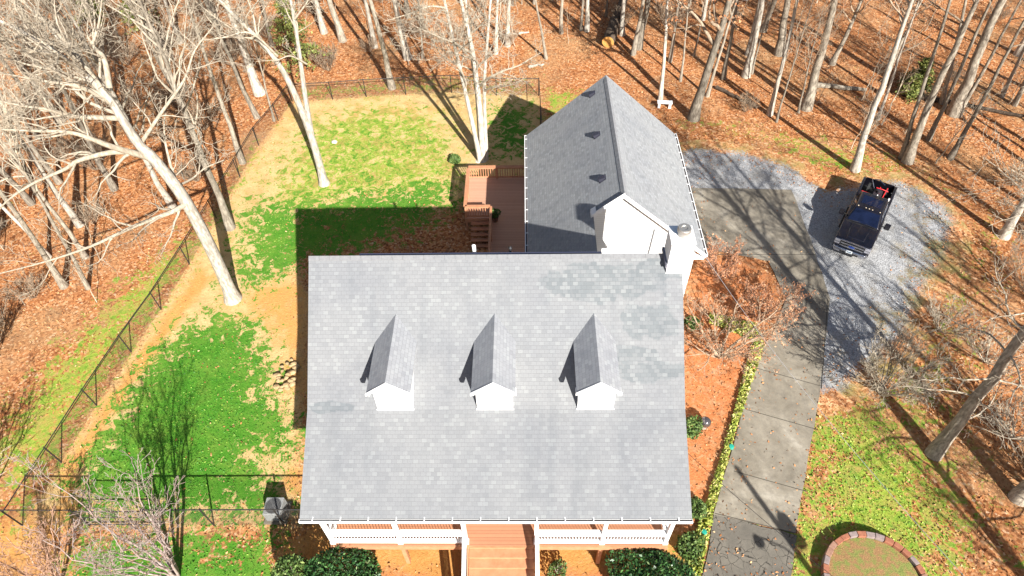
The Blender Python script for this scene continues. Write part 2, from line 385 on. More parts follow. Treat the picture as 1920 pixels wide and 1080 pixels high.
yq = n.math('ADD', sb.outputs[0], n.math('ADD', n.math('MULTIPLY', n.math('SUBTRACT', pat, .5), 1.9), n.math('ADD', n.math('MULTIPLY', n.math('SUBTRACT', med, .5), 1.1), n.math('MULTIPLY', n.math('SUBTRACT', fine, .5), 1.0))))
ygrn = n.mix(n.maprange(pat, .5, .64, 0, .6), ygrn, green)
c = n.mix(n.maprange(yq, .32, .62), c, ygrn)
gq = n.math('ADD', sa.outputs[0], n.math('ADD', n.math('MULTIPLY', n.math('SUBTRACT', pat, .5), 1.7), n.math('ADD', n.math('MULTIPLY', n.math('SUBTRACT', med, .5), .7), n.math('MULTIPLY', n.math('SUBTRACT', fine, .5), .8))))
c = n.mix(n.maprange(gq, .40, .56), c, green)
c = n.mix(zmask(sb.outputs[1], .8, .7, .2), c, mulch)
n.col(c); n.set(Roughness=.95); n.b.inputs['Specular IOR Level'].default_value = .1
n.bump(n.math('ADD', n.math('MULTIPLY', vh.outputs[1], .5), n.math('ADD', fine, vfine)), .7, .05)
g_ob = np_mesh('ground', np.column_stack([P2, relief(P2)]), F4, n.m, None, True,
               {'zone_a': np.stack([zg, zd_, zs, one], 1), 'zone_b': np.stack([zy, zm, one*0, one], 1)})
g_ob['kind'] = 'structure'

# ---- driveway sheets
def ragged(px, amp, step, seed, z):
    rr = random.Random(seed); pts = [G2(*q) for q in px]; out = []
    for i, a in enumerate(pts):
        b = pts[(i+1) % len(pts)]; L = math.hypot(b[0]-a[0], b[1]-a[1]); k = max(1, int(L/step))
        for j in range(k):
            t = j/k; out.append((a[0]+(b[0]-a[0])*t+rr.uniform(-amp, amp), a[1]+(b[1]-a[1])*t+rr.uniform(-amp, amp), z))
    return out
def sheet(name, pts, mat):
    me = bpy.data.meshes.new(name); bm = bmesh.new(); f = bm.faces.new([bm.verts.new(p) for p in pts])
    bmesh.ops.triangulate(bm, faces=[f]); bmesh.ops.recalc_face_normals(bm, faces=bm.faces)
    if sum(f.normal.z for f in bm.faces) < 0: bmesh.ops.reverse_faces(bm, faces=bm.faces)
    bm.to_mesh(me); bm.free(); me.materials.append(mat)
    return tag(link(bpy.data.objects.new(name, me)), kind='structure')
n = NT('gravel'); pos = n.n('ShaderNodeNewGeometry').outputs['Position']
v1 = n.n('ShaderNodeTexVoronoi'); v1.inputs['Scale'].default_value = 20; n.l(pos, v1.inputs['Vector']); s1 = n.n('ShaderNodeSeparateColor'); n.l(v1.outputs['Color'], s1.inputs[0])
md = n.noise(.6, 5, .6, pos).outputs[0]; fn = n.noise(7, 4, .7, pos).outputs[0]
gc = n.ramp(s1.outputs[0], [(0, (.19, .19, .192)), (.5, (.30, .302, .306)), (1, (.43, .432, .436))])
gc = n.mix(n.maprange(md, .45, .7, 0, .6), gc, (.30, .282, .25))
gsx = n.n('ShaderNodeSeparateXYZ'); n.l(pos, gsx.inputs[0])
eat = n.n('ShaderNodeAttribute', attribute_name='edge').outputs['Fac']
edge = n.math('ADD', n.math('MULTIPLY', n.math('SUBTRACT', gsx.outputs[0], 18.), .11), n.math('MULTIPLY', n.math('SUBTRACT', 27., gsx.outputs[1]), .075))
edge = n.math('ADD', edge, n.math('ADD', n.math('MULTIPLY', n.math('SUBTRACT', md, .5), 1.6), n.math('MULTIPLY', n.math('SUBTRACT', fn, .5), 1.1)))
gc = n.mix(n.maprange(edge, .45, .85, 0, .85), gc, n.ramp(fn, [(.35, (.10, .12, .03)), (.5, (.20, .17, .06)), (.65, (.28, .15, .06))]))
lv = n.n('ShaderNodeTexVoronoi'); lv.inputs['Scale'].default_value = 9; n.l(pos, lv.inputs['Vector']); ls = n.n('ShaderNodeSeparateColor'); n.l(lv.outputs['Color'], ls.inputs[0])
lcol = n.ramp(ls.outputs[0], [(0, (.20, .075, .03)), (.3, (.39, .165, .066)), (.65, (.50, .24, .11)), (1., (.60, .37, .2))])
lcol = n.mix(n.maprange(md, .42, .62, 0, .8), lcol, (.25, .22, .075))
em_ = n.math('ADD', eat, n.math('ADD', n.math('MULTIPLY', n.math('SUBTRACT', md, .5), 1.1), n.math('MULTIPLY', n.math('SUBTRACT', fn, .5), .9)))
gc = n.mix(n.maprange(em_, .38, .62), lcol, gc)
n.col(gc); n.set(Roughness=.95); n.b.inputs['Specular IOR Level'].default_value = .15; n.bump(v1.outputs[0], .6, .03)
m_gravel = n.m
n = NT('stained_concrete'); pos = n.n('ShaderNodeNewGeometry').outputs['Position']
md = n.noise(.45, 6, .65, pos, .8).outputs[0]; fn = n.noise(3.2, 6, .7, pos).outputs[0]; vf = n.noise(40, 3, .7, pos).outputs[0]
cc = n.ramp(md, [(.28, (.12, .102, .077)), (.42, (.19, .166, .128)), (.58, (.265, .235, .185)), (.72, (.36, .325, .265))])
cc = n.mix(n.maprange(fn, .4, .7, 0, .45), cc, (.13, .115, .095))
sp = n.noise(.9, 4, .6, pos).outputs[0]; cc = n.mix(n.maprange(sp, .64, .72, 0, .55), cc, (.40, .36, .30))
cc = n.mix(.3, cc, n.mix(1., cc, n.ramp(vf, [(.3, (.6, .6, .6)), (.7, (1.3, 1.3, 1.3))]), 'MULTIPLY'))
n.col(cc); n.set(Roughness=.9); n.b.inputs['Specular IOR Level'].default_value = .2; n.bump(vf, .25, .01)
m_conc = n.m
n = NT('cracked_asphalt'); pos = n.n('ShaderNodeNewGeometry').outputs['Position']
v1 = n.n('ShaderNodeTexVoronoi', feature='DISTANCE_TO_EDGE'); v1.inputs['Scale'].default_value = 2.6; n.l(n.noise(1.5, 3, .6, pos).outputs['Color'], n.n('ShaderNodeVectorMath').inputs[0])
mx = n.n('ShaderNodeVectorMath', operation='MULTIPLY_ADD'); n.l(n.noise(3, 3, .6, pos).outputs['Color'], mx.inputs[0]); mx.inputs[1].default_value = (.3, .3, 0); n.l(pos, mx.inputs[2]); n.l(mx.outputs[0], v1.inputs['Vector'])
md = n.noise(.8, 5, .65, pos).outputs[0]; vf = n.noise(30, 3, .7, pos).outputs[0]
ac = n.ramp(md, [(.3, (.095, .085, .07)), (.7, (.17, .15, .12))]); ac = n.mix(.35, ac, n.mix(1., ac, n.ramp(vf, [(.3, (.5, .5, .5)), (.7, (1.4, 1.4, 1.4))]), 'MULTIPLY'))
n.col(n.mix(n.math('MULTIPLY', n.maprange(v1.outputs[0], .045, .01), n.maprange(md, .42, .55)), ac, (.03, .026, .02))); n.set(Roughness=.92); n.bump(vf, .3, .01)
m_asph = n.m
GPOLY = np.array([G2(*q) for q in [(1262, 300), (1290, 283), (1340, 282), (1400, 289), (1480, 316), (1548, 362), (1610, 348), (1690, 343), (1770, 385), (1792, 412), (1775, 470), (1725, 550), (1690, 640), (1620, 690), (1560, 735), (1525, 738), (1520, 600), (1490, 450), (1300, 400)]])
gx, gy = np.meshgrid(np.arange(6, 27, .25), np.arange(14, 41, .25)); gp = np.stack([gx.ravel(), gy.ravel()], 1); gsd = seg_dist(gp, GPOLY)
gi = np.arange(len(gp)).reshape(gx.shape); gf = np.stack([gi[:-1, :-1].ravel(), gi[:-1, 1:].ravel(), gi[1:, 1:].ravel(), gi[1:, :-1].ravel()], 1)
gf = gf[gsd[gf].min(1) > -1.3]; used = np.unique(gf); rem = -np.ones(len(gp), int); rem[used] = np.arange(len(used))
ed = np.clip(gsd[used]/2.4+.5, 0, 1)
tag(np_mesh('gravel_drive', np.column_stack([gp[used], relief(gp[used])*0+.012]), rem[gf], m_gravel, None, True, {'edge': np.stack([ed, ed, ed, ed*0+1], 1)}), kind='structure')
sheet('concrete_drive', ragged([(1338, 964), (1384, 800), (1422, 668), (1450, 620), (1474, 560), (1440, 490), (1325, 468), (1270, 352), (1390, 354), (1484, 356), (1520, 450), (1556, 560), (1548, 640), (1536, 740), (1515, 860), (1492, 1001)], .03, .9, 4, .03), m_conc)
sheet('asphalt_drive', ragged([(1338, 966), (1492, 1003), (1484, 1085), (1468, 1300), (1285, 1300), (1316, 1085)], .05, .6, 5, .022), m_asph)
m_joint = plain('joint_dirt', (.07, .06, .045), .95)
mb = MB()
for a, b in (((1398, 768), (1532, 806)), ((1376, 884), (1512, 922)), ((1340, 963), (1491, 1000)), ((1415, 690), (1541, 725)), ((1325, 478), (1530, 478)), ((1552, 560), (1540, 730))):
    p, q = G(*a), G(*b); mb.bar((p[0], p[1], .031), (q[0], q[1], .031), .035, .008)
tag(mb.build('driveway_joints', m_joint), kind='structure')

# ------------------------------------------------------------------ house
xL, xR, yr, zr, yb, zb, ye, ze = -8.29, 5.913, 17.484, 10.235, 12.948, 6.619, 9.495, 4.837
house = thing('house', 'white house with grey shingled roofs, three front dormers and a garage wing behind', 'house', (-1.2, 14, 0))
def hb(mb, name, mat, parent=None, **k): return mb.build(name, mat, parent or house, world=True, **k)
sU = math.hypot(yr-yb, zr-zb); sL = math.hypot(yb-ye, zb-ze)
def roofquad(mb, a, b, c, d, th, u0, v0, u1, v1):
    # top face (a,b low edge; c,d high edge) with UV in metres, plus underside and rims
    mb.poly([a, b, c, d], [(u0, v0), (u1, v0), (u1, v1), (u0, v1)])
    lo = [(p[0], p[1], p[2]-th) for p in (a, b, c, d)]
    mb.poly(lo[::-1], [(0, 0)]*4)
    t = [a, b, c, d]
    for i in range(4):
        j = (i+1) % 4; mb.poly([lo[i], lo[j], t[j], t[i]], [(u0, -9), (u0+.01, -9), (u0+.01, -9.02), (u0, -9.02)])
mb = MB()
xc = 5.27                                          # the chimney stands in a notch of the roof's right edge
yn = 16.90; zn = zb+(yn-yb)*(zr-zb)/(yr-yb)
roofquad(mb, (xL, yb, zb), (xR, yb, zb), (xR, yn, zn), (xL, yn, zn), .14, xL, 0, xR, sU*(yn-yb)/(yr-yb))
roofquad(mb, (xL, yn, zn), (xc, yn, zn), (xc, yr, zr), (xL, yr, zr), .14, xL, sU*(yn-yb)/(yr-yb), xc, sU)
roofquad(mb, (xL, ye, ze), (xR, ye, ze), (xR, yb, zb), (xL, yb, zb), .14, xL, -sL, xR, 0)
roofquad(mb, (xR, 18.75, 8.2), (xL, 18.75, 8.2), (xL, yr+.004, zr), (xR, yr+.004, zr), .14, -xR, -3, -xL, 0)
hb(mb, 'roof', m_shingle)
mb = MB()                                          # ridge cap along the top
for i in range(34):
    x0 = xL+i*.4; x1 = min(x0+.41, xc)
    mb.hexa([(x0, yr-.13, zr-.085), (x1, yr-.13, zr-.085), (x1, yr, zr+.02), (x0, yr, zr+.02), (x0, yr-.125, zr-.07), (x1, yr-.125, zr-.07), (x1, yr+.01, zr+.04), (x0, yr+.01, zr+.04)])
hb(mb, 'ridge_cap', mottled('ridge_shingle', (.15, .152, .158), (.19, .192, .198), 8, .85))
mb = MB().box(-6.4, 2.9, yr+.1, yr+.26, zr-.25, zr-.10)
hb(mb, 'ridge_vent', plain('dark_blue_metal', (.045, .05, .085), .5))
# walls: gable ends, front, back
mb = MB()
wl, wr, wf, wb_ = xL+.35, xR-.32, 11.9, 18.45
zf = zb-(yb-wf)*(zb-ze)/(yb-ye)-.15
prof = [(wf, 0), (wf, zf), (yb, zb-.16), (yr, zr-.2), (wb_, 8.35), (wb_, 0)]
for x, e in ((wl, .14), (wr-.14, .14)): mb.prism([(x, y, z) for y, z in prof], (e, 0, 0))
mb.box(wl+.14, wr-.14, wf, wf+.14, 0, zf-.03).box(wl+.14, wr-.14, wb_-.14, wb_, 0, 8.32)
hb(mb, 'wall', m_white)
for x in (xL+.02, xR-.05):                          # rake boards
    mb = MB()
    for (a, b) in (((ye, ze), (yb, zb)), ((yb, zb), (yn-.02, zn-.02))):
        mb.prism([(x, a[0], a[1]-.30), (x, b[0], b[1]-.30), (x, b[0], b[1]-.145), (x, a[0], a[1]-.145)], (.03, 0, 0))
    hb(mb, 'rake_board', m_trim)
# front windows and door under the porch roof
def window(x0, x1, z0, z1, y, parent, glassmat=m_winglass):
    fr = MB()
    t = .09
    fr.box(x0-t, x1+t, y-.05, y, z0-t, z0).box(x0-t, x1+t, y-.05, y, z1, z1+t).box(x0-t, x0, y-.05, y, z0, z1).box(x1, x1+t, y-.05, y, z0, z1)
    fr.box((x0+x1)/2-.02, (x0+x1)/2+.02, y-.035, y, z0, z1).box(x0, (x0+x1)/2-.02, y-.035, y, (z0+z1)/2-.02, (z0+z1)/2+.02).box((x0+x1)/2+.02, x1, y-.035, y, (z0+z1)/2-.02, (z0+z1)/2+.02)
    f = hb(fr, 'window', m_trim, parent)
    return f, (x0, x1, z0, z1, y)
for x in (-6.6, -4.3, 1.9, 4.2):
    f, q = window(x-.5, x+.5, 2.9, 4.4, wf-.002, house)
    hb(MB().box(q[0]+.002, q[1]-.002, wf-.018, wf-.004, q[2]+.002, q[3]-.002), 'pane', m_winglass, f)
d_ = hb(MB().box(-1.75, -.75, wf-.06, wf-.003, 2.2, 4.3), 'door', plain('door_paint', (.25, .04, .03), .4))
hb(MB().lathe((-.85, wf-.09, 3.2), [(.0, -.03), (.03, -.02), (.03, .02), (0, .03)], 8), 'handle', m_flue, d_)
# front gutter with straps
def gutter(parent, a, b, out, mat_w=m_trim, n_strap=13, sp0=.3):
    a = Vector(a); b = Vector(b); o = Vector(out); d = (b-a).normalized(); up = Vector((0, 0, 1))
    mb = MB()
    def slab(o0, o1, z0, z1): mb.hexa([a+o*o0+up*z0, b+o*o0+up*z0, b+o*o1+up*z0, a+o*o1+up*z0, a+o*o0+up*z1, b+o*o0+up*z1, b+o*o1+up*z1, a+o*o1+up*z1])
    slab(.006, .016, -.15, -.03); slab(.016, .09, -.15, -.135); slab(.09, .125, -.15, .0)
    for p, s in ((a, 1), (b, -1)): mb.hexa([p+o*.016+up*-.135, p+o*.09+up*-.135, p+o*.09+up*-.135+d*s*.015, p+o*.016+up*-.135+d*s*.015, p+o*.016+up*-.005, p+o*.09+up*-.005, p+o*.09+up*-.005+d*s*.015, p+o*.016+up*-.005+d*s*.015])
    g = hb(mb, 'gutter', mat_w, parent)
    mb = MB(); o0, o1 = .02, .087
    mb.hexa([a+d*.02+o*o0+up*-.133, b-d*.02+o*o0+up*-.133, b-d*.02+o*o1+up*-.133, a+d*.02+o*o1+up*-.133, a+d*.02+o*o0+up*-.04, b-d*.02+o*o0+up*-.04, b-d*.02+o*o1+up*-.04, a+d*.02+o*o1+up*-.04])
    hb(mb, 'gutter_dark_fill', m_dark, g)  # dark slab stands in for the dark inside of the gutter
    L = (b-a).length
    for i in range(n_strap):
        p = a+d*(sp0+(L-2*sp0)*i/(n_strap-1)); mb = MB()
        mb.hexa([p-d*.018+up*.001-o*.05, p+d*.018+up*.001-o*.05, p+d*.018+o*.122+up*.003, p-d*.018+o*.122+up*.003, p-d*.018+up*.008-o*.05+up*.015, p+d*.018+up*.023-o*.05, p+d*.018+o*.122+up*.012, p-d*.018+o*.122+up*.012])
        hb(mb, 'gutter_strap', mat_w, g)
    return g
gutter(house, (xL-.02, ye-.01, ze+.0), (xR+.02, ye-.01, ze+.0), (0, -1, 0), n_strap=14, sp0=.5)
# soffit and beam
hb(MB().box(xL+.35, xR-.35, 9.87, 10.05, ze-.32, ze-.05), 'porch_beam', m_trim)
# dormers
for dx in (-4.94, -1.19, 2.56):
    hw, ew = .67, .79; zt, z_e = 8.87, 8.2; yf = 12.96; mr = (zr-zb)/(yr-yb)
    yback = yb+(zt-zb)/mr; yeb = yb+(z_e-zb)/mr
    mb = MB()
    ztw = z_e+(zt-z_e)*(ew-hw)/ew-.05
    mb.poly([(dx-hw, yf, zb-.12), (dx+hw, yf, zb-.12), (dx+hw, yf, ztw), (dx, yf, zt-.06), (dx-hw, yf, ztw)])
    for s in (-1, 1):
        x = dx+s*hw; mb.poly([(x, yf, zb-.12), (x, yb+(ztw-zb)/mr+.15, ztw), (x, yf, ztw)])
    dm = hb(mb, 'dormer', m_white)
    mb = MB(); th = .07; ov = 12.68
    for s in (-1, 1):
        L = math.hypot(ew, zt-z_e)
        a, b, c, d = (dx+s*ew, ov, z_e), (dx+s*ew, yeb+.1, z_e), (dx, yback+.1, zt), (dx, ov, zt)
        lo = [(p[0], p[1], p[2]-th) for p in (a, b, c, d)]
        f = [a, b, c, d] if s > 0 else [d, c, b, a]; u = [(ov+dx, 0), (yeb+dx, 0), (yback+dx, L), (ov+dx, L)]
        mb.poly(f, u if s > 0 else u[::-1])
        mb.poly(lo if s < 0 else lo[::-1], [(0, 0)]*4); mb.poly([a, lo[0], lo[1], b], [(0, 0)]*4)
    hb(mb, 'dormer_roof', m_shingle3, dm)
    mb = MB()
    for s in (-1, 1):
        mb.hexa([(dx+s*(ew+.03), ov-.04, z_e-.16), (dx+s*(ew+.03), ov-.005, z_e-.16), (dx, ov-.005, zt-.15), (dx, ov-.04, zt-.15), (dx+s*(ew+.03), ov-.04, z_e+.0), (dx+s*(ew+.03), ov-.005, z_e+.0), (dx, ov-.005, zt+.015), (dx, ov-.04, zt+.015)])
        mb.box(*sorted((dx+s*(hw+.02), dx+s*(ew+.02))), ov+.0, yf-.01, z_e-.2, z_e-.085)
        mb.box(*sorted((dx+s*(ew-.05), dx+s*(ew-.02))), ov, yeb-.05, z_e-.2, z_e-.075)
    hb(mb, 'dormer_trim', m_trim, dm)
    mb = MB().box(dx-hw-.04, dx+hw+.04, yf-.03, yf-.003, zb-.02, zb+.06)
    hb(mb, 'dormer_sill', m_trim, dm)
    x0, x1, z0, z1, y = dx-.3, dx+.3, 7.1, 8.0, yf-.004
    fr = MB(); t = .07
    fr.box(x0-t, x1+t, y-.04, y, z0-t, z0).box(x0-t, x1+t, y-.04, y, z1, z1+t).box(x0-t, x0, y-.04, y, z0, z1).box(x1, x1+t, y-.04, y, z0, z1)
    fr.box(dx-.015, dx+.015, y-.03, y, z0, z1).box(x0, dx-.015, y-.03, y, 7.54, 7.57).box(dx+.015, x1, y-.03, y, 7.54, 7.57)
    hb(fr, 'dormer_window', m_trim, dm)
    hb(MB().box(x0+.002, x1-.002, y-.016, y-.002, z0+.002, z1-.002), 'dormer_pane', plain('pale_glass', (.7, .72, .74), .1), dm)
    hb(MB().tube([(dx, 12.7, zt+.015), (dx, yback, zt+.015)], .045, 6), 'dormer_ridge', m_shingle2, dm) if False else None
# chimney
ch = hb(MB().box(5.27, 6.09, 16.92, 17.8, 4.2, 11.32), 'chimney', m_white)
hb(MB().box(5.235, 6.125, 16.885, 17.835, 11.322, 11.38), 'chimney_top', m_trim, ch)
hb(MB().lathe((5.72, 17.35, 11.381), [(.2, 0), (.2, .2), (.25, .2), (.25, .32), (.23, .36), (.12, .36), (.1, .33), (0, .33)], 24), 'flue', m_flue, ch, smooth=False)
hb(MB().box(5.2, 5.268, 16.9, 17.85, 10.1, 10.27), 'chimney_flashing', plain('flashing', (.16, .16, .19), .5), ch)
# vent pipes behind the ridge
vp = G(893, 470, 9.9); hb(MB().lathe((-2.0, 18.0, 8.9), [(.075, 0), (.075, 1.35), (.05, 1.35), (.05, 1.2)], 12), 'vent_pipe', m_trim)
hb(MB().lathe((-.6, 18.0, 8.9), [(.05, 0), (.05, 1.2), (.08, 1.22), (.0, 1.3)], 10), 'vent_pipe', m_black)

# ---- garage wing
gxl, gxr, gyf, gyn, gze, gzr = .101, 8.773, 32.553, 22.935, 4.841, 8.727
gm = (gxl+gxr)/2; gs = (gzr-gze)/(gm-gxl); gL = math.hypot(gm-gxl, gzr-gze); xg = 3.12; zg_ = gze+(xg-gxl)*gs
mb = MB(); th = .14
def wq(pts, uv):
    mb.poly(pts, uv); lo = [(p[0], p[1], p[2]-th) for p in pts]; mb.poly(lo[::-1], [(0, 0)]*len(pts))
    for i in range(len(pts)):
        j = (i+1) % len(pts); mb.poly([pts[i], lo[i], lo[j], pts[j]], [(0, -9), (.01, -9), (.01, -9.02), (0, -9.02)])
vg = gL*(xg-gxl)/(gm-gxl)
wq([(gxl, gyf, gze), (gxl, 18.5, gze), (xg, 18.5, zg_), (xg, gyf, zg_)], [(gyf, 0), (18.5, 0), (18.5, vg), (gyf, vg)])
wq([(xg, gyf, zg_), (xg, gyn-.3, zg_), (gm, gyn-.3, gzr), (gm, gyf, gzr)], [(gyf, vg), (gyn-.3, vg), (gyn-.3, gL), (gyf, gL)])
wq([(gxr, gyn-.3, gze), (gxr, gyf, gze), (gm, gyf, gzr), (gm, gyn-.3, gzr)], [(gyn-.3, 0), (gyf, 0), (gyf, gL), (gyn-.3, gL)])
gr = hb(mb, 'garage_roof', m_shingle2)
mb = MB()
for i in range(26):
    y0 = gyn-.3+i*.385; y1 = y0+.4
    if y1 > gyf: break
    for s in (-1, 1): mb.hexa([(gm+s*.14, y0, gzr-.125), (gm+s*.14, y1, gzr-.125), (gm, y1, gzr+.0), (gm, y0, gzr+.0), (gm+s*.14, y0, gzr-.10), (gm+s*.14, y1, gzr-.105), (gm, y1, gzr+.03), (gm, y0, gzr+.035)])
hb(mb, 'garage_ridge', mottled('ridge_shingle_wing', (.18, .18, .19), (.25, .26, .27), 8, .85), gr)
for (vx, vy) in ((3.68, 31.75), (3.66, 28.05), (3.66, 24.6)):
    vz = gze+(vx-gxl)*gs; t = Vector((1, 0, gs)).normalized(); nn = Vector((-gs, 0, 1)).normalized(); yv = Vector((0, 1, 0)); p = Vector((vx, vy, vz))
    q = lambda a, b, c: p+t*a+yv*b+nn*c
    mb = MB().hexa([q(-.17, -.15, .012), q(.17, -.15, .012), q(.17, .15, .012), q(-.17, .15, .012), q(-.13, -.12, .17), q(.15, -.13, .08), q(.15, .13, .08), q(-.13, .12, .17)])
    mb.hexa([q(-.2, -.19, .003), q(.2, -.19, .003), q(.2, .19, .003), q(-.2, .19, .003), q(-.2, -.19, .011), q(.2, -.19, .011), q(.2, .19, .011), q(-.2, .19, .011)])
    hb(mb, 'roof_vent', plain('vent_black', (.03, .03, .045), .45), gr, bevel=.012)
mb = MB()                                          # walls of the wing
wx0, wx1 = gxl+.45, gxr-.4; zw = lambda x: min(gze+(x-gxl)*gs, gze+(gxr-x)*gs)-.2
mb.prism([(wx0, gyn, 0), (wx1, gyn, 0), (wx1, gyn, zw(wx1)), (gm, gyn, zw(gm)), (wx0, gyn, zw(wx0))], (0, .14, 0))
mb.prism([(wx0, gyf-.4, 0), (wx1, gyf-.4, 0), (wx1, gyf-.4, zw(wx1)), (gm, gyf-.4, zw(gm)), (wx0, gyf-.4, zw(wx0))], (0, .14, 0))
mb.box(wx0, wx0+.14, gyn+.14, gyf-.4, 0, zw(wx0)).box(wx1-.14, wx1, gyn+.14, gyf-.4, 0, zw(wx1))
mb.box(wx0, wx0+.14, 18.45, gyn, 0, zw(wx0))
hb(mb, 'garage_wall', m_white)
hb(MB().box(wx0+.15, 5.5, 18.46, gyn-.01, 4.05, 4.2), 'breezeway_roof', mottled('breezeway_felt', (.2, .2, .2), (.28, .28, .28), 3))
mb = MB(); yo = gyn-.3                             # white rake boards of the near gable, with a boxed end at the left
mb.hexa([(xg-.05, yo-.03, zg_-.2), (gm, yo-.03, gzr-.16), (gm, yo, gzr-.16), (xg-.05, yo, zg_-.2), (xg-.05, yo-.03, zg_+.1), (gm, yo-.03, gzr+.14), (gm, yo, gzr+.14), (xg-.05, yo, zg_+.1)])
mb.hexa([(gxr+.05, yo-.03, gze-.2), (gm, yo-.03, gzr-.2), (gm, yo, gzr-.2), (gxr+.05, yo, gze-.2), (gxr+.05, yo-.03, gze+.03), (gm, yo-.03, gzr+.03), (gm, yo, gzr+.03), (gxr+.05, yo, gze+.03)])
mb.hexa([(xg-.12, yo-.12, zg_-.3), (xg+.1, yo-.12, zg_-.3), (xg+.1, yo+.3, zg_-.3), (xg-.12, yo+.3, zg_-.3), (xg-.12, yo-.12, zg_+.08), (xg+.1, yo-.12, zg_+.27), (xg+.1, yo+.3, zg_+.27), (xg-.12, yo+.3, zg_+.08)])
mb.box(gxr-.75, gxr-.0, yo+.002, gyn-.002, gze-.32, gze-.22)
hb(mb, 'garage_rake', m_trim)
mb = MB()                                          # thin grey strip below the rake, drawn a little forward of the gable wall as frieze
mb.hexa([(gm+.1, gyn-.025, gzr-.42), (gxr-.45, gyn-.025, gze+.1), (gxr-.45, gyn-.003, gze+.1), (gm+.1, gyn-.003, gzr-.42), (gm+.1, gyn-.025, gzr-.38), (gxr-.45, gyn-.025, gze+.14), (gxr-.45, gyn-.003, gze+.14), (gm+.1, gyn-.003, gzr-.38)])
hb(mb, 'frieze_board', plain('frieze_grey', (.55, .55, .56), .6))
hb(MB().tube([(6.05, gyn-.06, 4.2), (6.15, gyn-.06, 6.35)], .03, 8), 'conduit', plain('grey_pipe', (.3, .3, .31), .5))
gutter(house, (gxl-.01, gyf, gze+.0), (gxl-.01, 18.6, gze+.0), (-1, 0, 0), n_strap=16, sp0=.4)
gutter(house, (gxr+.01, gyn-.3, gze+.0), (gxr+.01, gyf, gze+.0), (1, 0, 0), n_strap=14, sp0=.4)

# ---- front porch
zd = 2.2; yd0 = 9.47; px0, px1 = -7.75, 5.45
stx0, stx1 = -2.33, .27
mb = MB().box(px0, px1, yd0, 11.88, zd-.05, zd)
hb(mb, 'porch_floor', m_deckp)
mb = MB().box(px0, px1, yd0-.045, yd0-.003, zd-.3, zd-.01)
hb(mb, 'porch_fascia', m_tread)
py_ = yd0+.14
posts = [px0+.1, -4.98, stx0-.07, stx1+.07, 2.9, px1-.1]
for i, x in enumerate(posts):
    mb = MB().box(x-.075, x+.075, py_-.075, py_+.075, zd+.002, ze-.33)
    mb.box(x-.1, x+.1, py_-.1, py_+.1, zd+.003, zd+.16).box(x-.1, x+.1, py_-.1, py_+.1, ze-.45, ze-.331)
    hb(mb, 'porch_post', m_trim)
for x in (px0+.25, -4.98, stx0-.1, stx1+.1, 2.9, px1-.25):
    hb(MB().box(x-.08, x+.08, yd0+.06, yd0+.22, -.05, zd-.052), 'porch_pier', m_tread)
def railing(xa, xb, y):
    mb = MB().box(xa, xb, y-.13, y+.13, zd+.9, zd+.95).box(xa, xb, y-.02, y+.02, zd+.82, zd+.898).box(xa, xb, y-.08, y+.08, zd+.1, zd+.18)
    k = int((xb-xa)/.115)
    for i in range(1, k): x = xa+(xb-xa)*i/k; mb.box(x-.011, x+.011, y-.011, y+.011, zd+.182, zd+.818)
    hb(mb, 'porch_railing', m_trim)
for i in (0, 1, 3, 4): railing(posts[i]+.08, posts[i+1]-.08, py_)
for x in (posts[0], posts[-1]):
    mb = MB().box(x-.06, x+.06, py_+.08, 11.85, zd+.9, zd+.95).box(x-.03, x+.03, py_+.08, 11.85, zd+.1, zd+.18)
    for i in range(1, 17): y = py_+.08+i*.115; mb.box(x-.017, x+.017, y-.017, y+.017, zd+.182, zd+.9)
    hb(mb, 'porch_railing', m_trim)
st = hb(MB().prism([(stx0-.03, yd0-.05, zd-.3), (stx0-.03, yd0-.05, zd-.02), (stx0-.03, yd0-3.95, 0), (stx0-.03, yd0-4.3, 0)], (.05, 0, 0)).prism([(stx1-.02, yd0-.05, zd-.3), (stx1-.02, yd0-.05, zd-.02), (stx1-.02, yd0-3.95, 0), (stx1-.02, yd0-4.3, 0)], (.05, 0, 0)), 'porch_stairs', m_tread)
NS = 12
for i in range(NS):
    z = zd-(i+1)*zd/(NS+1); y = yd0-.05-i*.33
    hb(MB().box(stx0+.03, stx1-.03, y-.345, y+.0, z-.04, z).box(stx0+.04, stx1-.04, y-.006, y-.001, z+.002, z+.125), 'stair_tread', m_tread, st, bevel=.006)
for x in (stx0-.09, stx1+.09):
    mb = MB().bar((x, yd0+.02, zd+.92), (x, yd0-4.0, .98), .14, .05).bar((x, yd0+.02, zd+.12), (x, yd0-4.0, .2), .05, .08)
    for i in range(1, 34): t = i/34; y = yd0-4.0*t; z = zd+(.1-zd)*t; mb.box(x-.017, x+.017, y-.017, y+.017, z+.12, z+.9)
    mb.box(x-.07, x+.07, yd0-4.12, yd0-3.98, 0, 1.1)
    hb(mb, 'stair_railing', m_trim)

